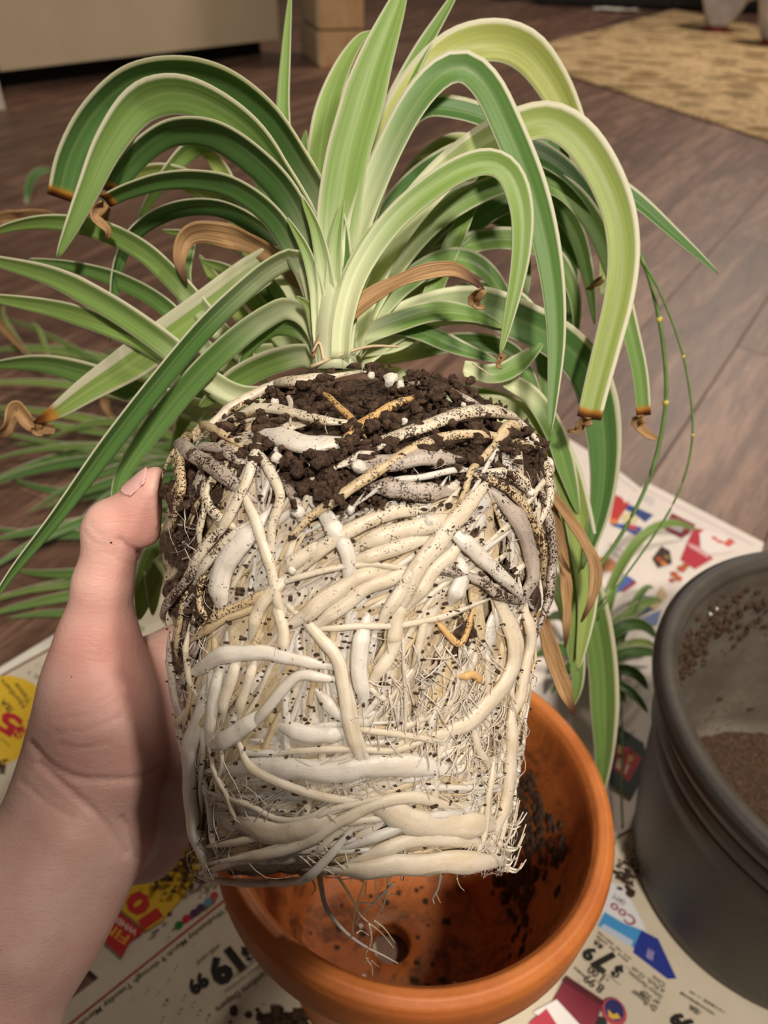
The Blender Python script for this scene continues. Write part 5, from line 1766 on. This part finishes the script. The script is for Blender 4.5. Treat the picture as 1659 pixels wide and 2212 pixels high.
for pl_, wd, dep in FOLD:
    c = catmull(np.c_[np.array(pl_, float), np.zeros(len(pl_))], 40)[:, :2]
    sel = np.where((hpx[:, 0] > c[:, 0].min() - 30) & (hpx[:, 0] < c[:, 0].max() + 30) & (hpx[:, 1] > c[:, 1].min() - 30) & (hpx[:, 1] < c[:, 1].max() + 30) & (facing > 0.05))[0]
    if len(sel):
        dist = np.min(np.linalg.norm(hpx[sel][:, None] - c[None], axis=2), axis=1)
        HV[sel] -= hn_[sel] * (dep * np.exp(-(dist / wd) ** 2))[:, None]
red = np.zeros(len(HV))
for c, r, s in ((tip_, .014, .55), (HP(310, 1140, .283), .022, .8), (ip_, .016, .5), (HP(280, 1215, .29), .02, .6), (mcp, .028, .8), (HP(250, 1420, .285), .03, .8), (around(.5, -.06, .02), .03, .7), (HP(120, 1440, .285), .03, .35), (HP(240, 1650, .28), .04, .4)):
    red = np.maximum(red, s * np.exp(-(np.linalg.norm(HV - c, axis=1) / r) ** 2))
red = np.clip(red + 0.10 * vnoise(HV, 0.02, 51), 0, 1)
pw = loc2w(wr)
person = thing('person', 'left hand and bare forearm gripping the root ball from the left, thumb on top', 'person', tuple(pw))
hand = add_mesh('left_arm', loc2w(HV), HF, M_skin, person, attrs={'red': red})
# thumbnail: a curved plate on the upper left of the thumb tip
ax_n = unit(tip_ - ip_)
vw = unit(np.array([-.60, .66, .48]))
vw = unit(vw - (vw @ ax_n) * ax_n)
sd = np.cross(ax_n, vw)
NU, NV_ = 17, 15
V = []
for i in range(NV_):
    v = i / (NV_ - 1)
    for j in range(NU):
        u = (j / (NU - 1) - .5) * 2
        along = -0.0088 + 0.0132 * v - (0.0026 * u * u if v > .5 else -0.0034 * u * u * (1 - 2 * v)) * 1.0
        ang = u * 0.80
        base = tip_ + ax_n * along
        dr = vw * math.cos(ang) + sd * math.sin(ang)
        lo_r, hi_r = 0.004, 0.02
        for _ in range(18):                                      # drop the plate onto the finger
            m_ = (lo_r + hi_r) / 2
            q = base + dr * m_
            gi = ((q - lo3) / VX)
            i0 = np.clip(np.round(gi).astype(int), 0, sh3 - 1)
            if D[tuple(i0)] < 0:
                lo_r = m_
            else:
                hi_r = m_
        V.append(base + dr * lo_r)
V = np.array(V).reshape(NV_, NU, 3)
for _ in range(6):
    V[1:-1, 1:-1] = (V[:-2, 1:-1] + V[2:, 1:-1] + V[1:-1, :-2] + V[1:-1, 2:]) / 4
V = V + 0.0004 * vw
V = V.reshape(-1, 3)
Fc = [(i * NU + j, i * NU + j + 1, (i + 1) * NU + j + 1, (i + 1) * NU + j) for i in range(NV_ - 1) for j in range(NU - 1)]
nail = add_mesh('thumbnail', loc2w(V), Fc, M_nail, hand, label='short pale pink thumbnail')
md = nail.modifiers.new('thickness', 'SOLIDIFY')
md.thickness = 0.0006
md.offset = 0


# the rest of the person, sitting on the floor behind the picture plane
def sdf_mesh(parts, vx, k=0.03, smooth=4):
    """Skin over round cones (a, b, ra, rb) in world space."""
    P = np.array([p for q in parts for p in q[:2]], float)
    lo, hi = P.min(0) - 0.2, P.max(0) + 0.2
    n = np.ceil((hi - lo) / vx).astype(int)
    G = np.stack(np.meshgrid(*[lo[i] + vx * np.arange(n[i]) for i in range(3)], indexing='ij'), -1)
    D_ = None
    for q in parts:
        d = cap_sdf(G, np.array(q[0], float), np.array(q[1], float), q[2], q[3])
        D_ = d if D_ is None else smin(D_, d, q[4] if len(q) > 4 else k)
    g = openvdb.FloatGrid(background=1.0)
    g.copyFromArray(np.clip(D_, -4 * vx, 4 * vx).astype(np.float32))
    p, f = g.convertToQuads(isovalue=0.0)
    V, F_ = lo + p * vx, f[:, ::-1]
    E2 = np.vstack([F_[:, [0, 1]], F_[:, [1, 2]], F_[:, [2, 3]], F_[:, [3, 0]]])
    for _ in range(smooth):
        acc, cnt = np.zeros_like(V), np.zeros(len(V))
        for a_, b_ in ((0, 1), (1, 0)):
            np.add.at(acc, E2[:, a_], V[E2[:, b_]])
            np.add.at(cnt, E2[:, a_], 1)
        V = V * 0.5 + 0.5 * acc / cnt[:, None]
    return V, F_


elw = np.array([-.245, -.045, .175])
shl, shr = np.array([-.18, -.20, .43]), np.array([.18, -.21, .43])
elr, wrr = np.array([.34, -.22, .19]), np.array([.33, -.07, .215])
hd = np.array([-.035, -.175, .67])
skin_parts = [((0, -.255, .45), (-.03, -.20, .58), .055, .052), (hd + (0, -.025, .02), hd + (0, .0, .02), .088, .084, .03), (hd + (0, .03, -.065), hd + (0, .005, -.02), .05, .075, .03), (hd + (0, .088, -.005), hd + (0, .098, -.03), .010, .015, .012),
              (hd + (-.084, 0, .0), hd + (-.090, -.008, -.035), .014, .011, .006), (hd + (.084, 0, .0), hd + (.090, -.008, -.035), .014, .011, .006), (hd + (-.04, .066, -.058), hd + (.04, .066, -.058), .017, .017, .012), (hd + (-.05, .068, .022), hd + (.05, .068, .022), .018, .018, .012),
              (shl * .4 + elw * .6, elw, .042, .041), (shr * .4 + elr * .6, elr, .042, .039), (elr, wrr, .040, .028), (wrr, wrr + (0, .06, -.008), .028, .030)]
for i in range(4):
    b0 = wrr + np.array([-.030 + .020 * i, .085, -.012])
    skin_parts += [(b0, b0 + (0, .035, -.022), .0095, .0088, .004), (b0 + (0, .035, -.022), b0 + (0, .04 + .004 * (i in (1, 2)), -.055), .0088, .0075, .004)]
skin_parts += [(wrr + (-.02, .03, -.005), wrr + (-.05, .075, -.03), .012, .010, .01)]
for sgn in (-1, 1):
    skin_parts += [((-.06 * sgn, -.10 - .05 * sgn, .045), (-.20 * sgn, -.10 - .05 * sgn, .035), .034, .026)]
bv, bf = sdf_mesh(skin_parts, 0.005, 0.012)
add_mesh('body', bv, bf, M_skin, person, attrs={'red': 0.2 * (1 + vnoise(bv, 0.04, 2))})
M_shirt = simple_mat('grey_cotton', '#5c6068', 0.9, 60, .08, 400, .3)
M_jeans = simple_mat('blue_denim', '#39465c', 0.9, 200, .15, 600, .4)
M_hair = simple_mat('brown_hair', '#3d2a1e', 0.6, 90, .3, 150, .8)
sv_, sf_ = sdf_mesh([((0, -.43, .13), (0, -.34, .30), .15, .135), ((0, -.34, .30), (0, -.255, .42), .135, .10), (shl, shr, .062, .062), (shl, shl * .35 + elw * .65, .064, .054), (shr, shr * .35 + elr * .65, .064, .054)], 0.007, 0.05)
sv_ = sv_ + 0.004 * vnoise(sv_, 0.05, 4)[:, None]
add_mesh('shirt', sv_, sf_, M_shirt, person)
legs = []
for sgn in (-1, 1):
    legs += [((.09 * sgn, -.44, .105), (.33 * sgn, -.13, .125), .098, .070), ((.33 * sgn, -.13, .115), (-.06 * sgn, -.10 - .05 * sgn, .065), .068, .045)]
jv, jf = sdf_mesh(legs + [((-.1, -.45, .11), (.1, -.45, .11), .105, .105)], 0.008, 0.04)
jv[:, 2] = np.maximum(jv[:, 2], 0.001)
add_mesh('trousers', jv, jf, M_jeans, person)
hv, hf = sdf_mesh([(hd + (0, -.035, .03), hd + (0, .0, .04), .093, .088, .02), (hd + (0, -.06, -.03), hd + (0, -.05, .03), .07, .085, .02), (hd + (-.06, .02, .05), hd + (.06, .02, .05), .045, .045, .02)], 0.005, 0.02)
add_mesh('hair', hv + 0.003 * vnoise(hv, 0.012, 3)[:, None], hf, M_hair, person)
for sgn in (-1, 1):
    V, Fc = lump(hd + np.array([.033 * sgn, .079, .0]), .0115, 2, 0.0)
    add_mesh('eye', V, Fc, M_perl, person)


# ------------------------------------------------------------------ a second plant lying on the floor and newspapers behind
def floor_leaf(root, p0, p1, arch, w, tone, mg, bend=0.0, tip=None, dry=False):
    """Leaf from p0 to p1 (x, y, z) bowing up by arch and sideways by bend."""
    p0, p1 = np.array(p0, float), np.array(p1, float)
    d = p1 - p0
    sd = np.array([-d[1], d[0], 0])
    P = [p0 + d * t + np.array([0, 0, arch * 4 * t * (1 - t)]) + sd * bend * 4 * t * (1 - t) for t in np.linspace(0, 1, 6)]
    return leaf(None, w, None, tone, (random.uniform(10, 50), random.uniform(-10, 40)), mg, tip=tip, world=P, n=20, parent=root, chan=.3, pale=(.2, .6), dry=dry, name='dried_leaf' if dry else 'leaf', taper=(.6, .5))


g0 = flr(470, 1010, 0)
clump = thing('spider_plant', 'smaller grassy spider plant lying on the floor behind the hand', 'plant', (g0[0], g0[1], 0.0))
random.seed(21)
for px0, py0, px1, py1, ar, be, w, tn in (
        (470, 900, -60, 830, .02, .05, .012, .7), (470, 930, -40, 900, .02, .04, .011, .62), (480, 950, 0, 965, .015, .02, .011, .5), (470, 960, -30, 1010, .02, -.03, .012, .45), (480, 980, 10, 1040, .012, -.04, .012, .4),
        (470, 985, -60, 1070, .02, .03, .013, .3), (470, 1000, 60, 1080, .02, -.05, .012, .35), (460, 1010, -20, 1130, .012, .06, .013, .3), (450, 1010, 0, 1000, .03, .02, .010, .55), (470, 900, 60, 760, .05, .03, .010, .6),
        (460, 910, 20, 690, .05, .02, .009, .55), (470, 920, 160, 690, .06, -.03, .009, .5), (470, 900, -40, 740, .04, .04, .012, .66), (480, 940, 120, 900, .04, .05, .010, .7), (470, 950, 60, 940, .03, -.04, .010, .65),
        (480, 960, 150, 1010, .02, .05, .011, .5), (470, 1010, 120, 1140, .01, .05, .012, .35), (440, 1010, 20, 1100, .03, .05, .011, .42), (470, 880, 240, 800, .05, .03, .010, .6), (480, 900, 320, 790, .05, .02, .010, .55),
        (430, 1100, 0, 1190, .012, .04, .014, .36), (440, 1120, -40, 1240, .010, -.03, .013, .38), (450, 1130, 40, 1230, .015, .06, .013, .44), (400, 1190, -40, 1290, .006, .02, .012, .5), (420, 1230, 0, 1300, .004, .02, .010, .62),
        (300, 1290, -30, 1305, .004, .03, .011, .66), (300, 1330, 0, 1310, .004, -.05, .010, .45), (420, 1150, 90, 1180, .02, .03, .012, .34), (470, 1000, 200, 1090, .02, .04, .011, .3), (470, 980, 240, 930, .04, .02, .010, .62),
        (480, 900, 100, 840, .03, -.02, .010, .72), (480, 1000, -40, 940, .02, .03, .010, .58), (470, 1020, 30, 1060, .012, .06, .012, .28), (430, 1060, 60, 1170, .01, -.04, .013, .3), (470, 940, -60, 870, .03, .02, .010, .75)):
    a, b = flr(px0 + random.gauss(0, 25), py0 + random.gauss(0, 30), .012 + random.uniform(0, .03)), flr(px1 + random.gauss(0, 25), py1 + random.gauss(0, 22), .006 + random.uniform(0, .012))
    floor_leaf(clump, a, b, ar, w * random.uniform(.8, 1.15), tn, random.choice([.1, .14, .2]), be * random.uniform(.5, 3.2) * random.choice([1, 1, -1]))
V, Fc = lump(g0 + np.array([0.03, 0, .022]), .03, 5, .3, (1.3, 1, .7), 3)
add_mesh('root_ball', V, Fc, M_soil, clump)
floor_leaf(clump, flr(250, 905, .02), flr(230, 830, .03), .0, .014, .5, .1, .1, dry=True)
floor_leaf(clump, flr(75, 780, .04), flr(10, 660, .08), .02, .008, .75, .1, .1)
floor_leaf(clump, flr(110, 790, .04), flr(60, 700, .08), .02, .008, .7, .1, -.1)
floor_leaf(clump, flr(60, 760, .09), flr(-10, 680, .1), .02, .014, .5, .1, .1, dry=True)
floor_leaf(clump, flr(60, 440, .0), flr(130, 375, .03), .03, .02, .35, .1, .1)

g1 = flr(1290, 1420, 0)
clump2 = thing('spider_plant', 'small spider plant lying on the newspaper between the two pots', 'plant', (g1[0], g1[1], 0.012))
for px0, py0, px1, py1, ar, be, w, tn in (
        (1280, 1395, 1508, 1146, .05, .10, .013, .62), (1270, 1400, 1430, 1300, .03, -.05, .011, .6), (1330, 1430, 1412, 1270, .03, .05, .010, .5), (1270, 1420, 1420, 1380, .03, .05, .014, .2), (1280, 1440, 1430, 1420, .02, -.05, .012, .3),
        (1290, 1450, 1420, 1400, .02, .03, .010, .72), (1300, 1460, 1400, 1490, .015, .05, .012, .3), (1300, 1470, 1400, 1540, .012, -.03, .011, .35), (1260, 1420, 1180, 1340, .03, .05, .013, .3), (1260, 1430, 1150, 1420, .02, .05, .014, .35),
        (1260, 1440, 1190, 1500, .02, -.05, .013, .3), (1280, 1430, 1350, 1520, .01, .05, .012, .5), (1290, 1400, 1320, 1290, .04, .03, .011, .66), (1280, 1400, 1240, 1300, .04, .03, .012, .4), (1270, 1430, 1320, 1600, .006, .03, .010, .4)):
    a, b = flr(px0, py0, .026), flr(px1, py1, .024)
    floor_leaf(clump2, a, b, ar, w, tn, random.choice([.1, .14]), be)
V, Fc = lump(g1 + np.array([-0.005, 0, .024]), .022, 9, .3, (1.3, 1, .8), 3)
add_mesh('root_ball', V, Fc, M_soil, clump2)
P = catmull([flr(1340, 1480, .02), flr(1344, 1600, .02), flr(1342, 1700, .016), flr(1345, 1790, .012)], 24)
add_mesh('runner', *tube(P, .0009, 7), M_run, clump2)

# spilt soil on the newspapers
sp = Bag()
random.seed(5)
for cx0, cy0, sx, sy, cnt, rm in ((420, 1840, 30, 26, 90, .0022), (365, 1890, 30, 30, 60, .0020), (440, 1890, 22, 20, 22, .002), (350, 2150, 170, 60, 40, .0007), (80, 1580, 16, 16, 10, .0016), (5, 1650, 8, 14, 10, .002), (640, 2230, 60, 28, 160, .0035), (1355, 1880, 10, 26, 60, .0018), (1300, 2060, 120, 60, 20, .0006)):
    for k in range(cnt):
        r0_ = random.uniform(.3, 1) * rm
        p = flr(random.gauss(cx0, sx), random.gauss(cy0, sy), .0046 + .75 * r0_)
        V, Fc = lump(p, r0_, k, .5, (random.uniform(.7, 1.8), random.uniform(.7, 1.5), .7), 1)
        sp.add(V, Fc)
o = sp.build('spilt_soil', M_soil, None)
tag(o, 'dark crumbs of soil spilt over the newspapers', 'soil', kind='stuff')
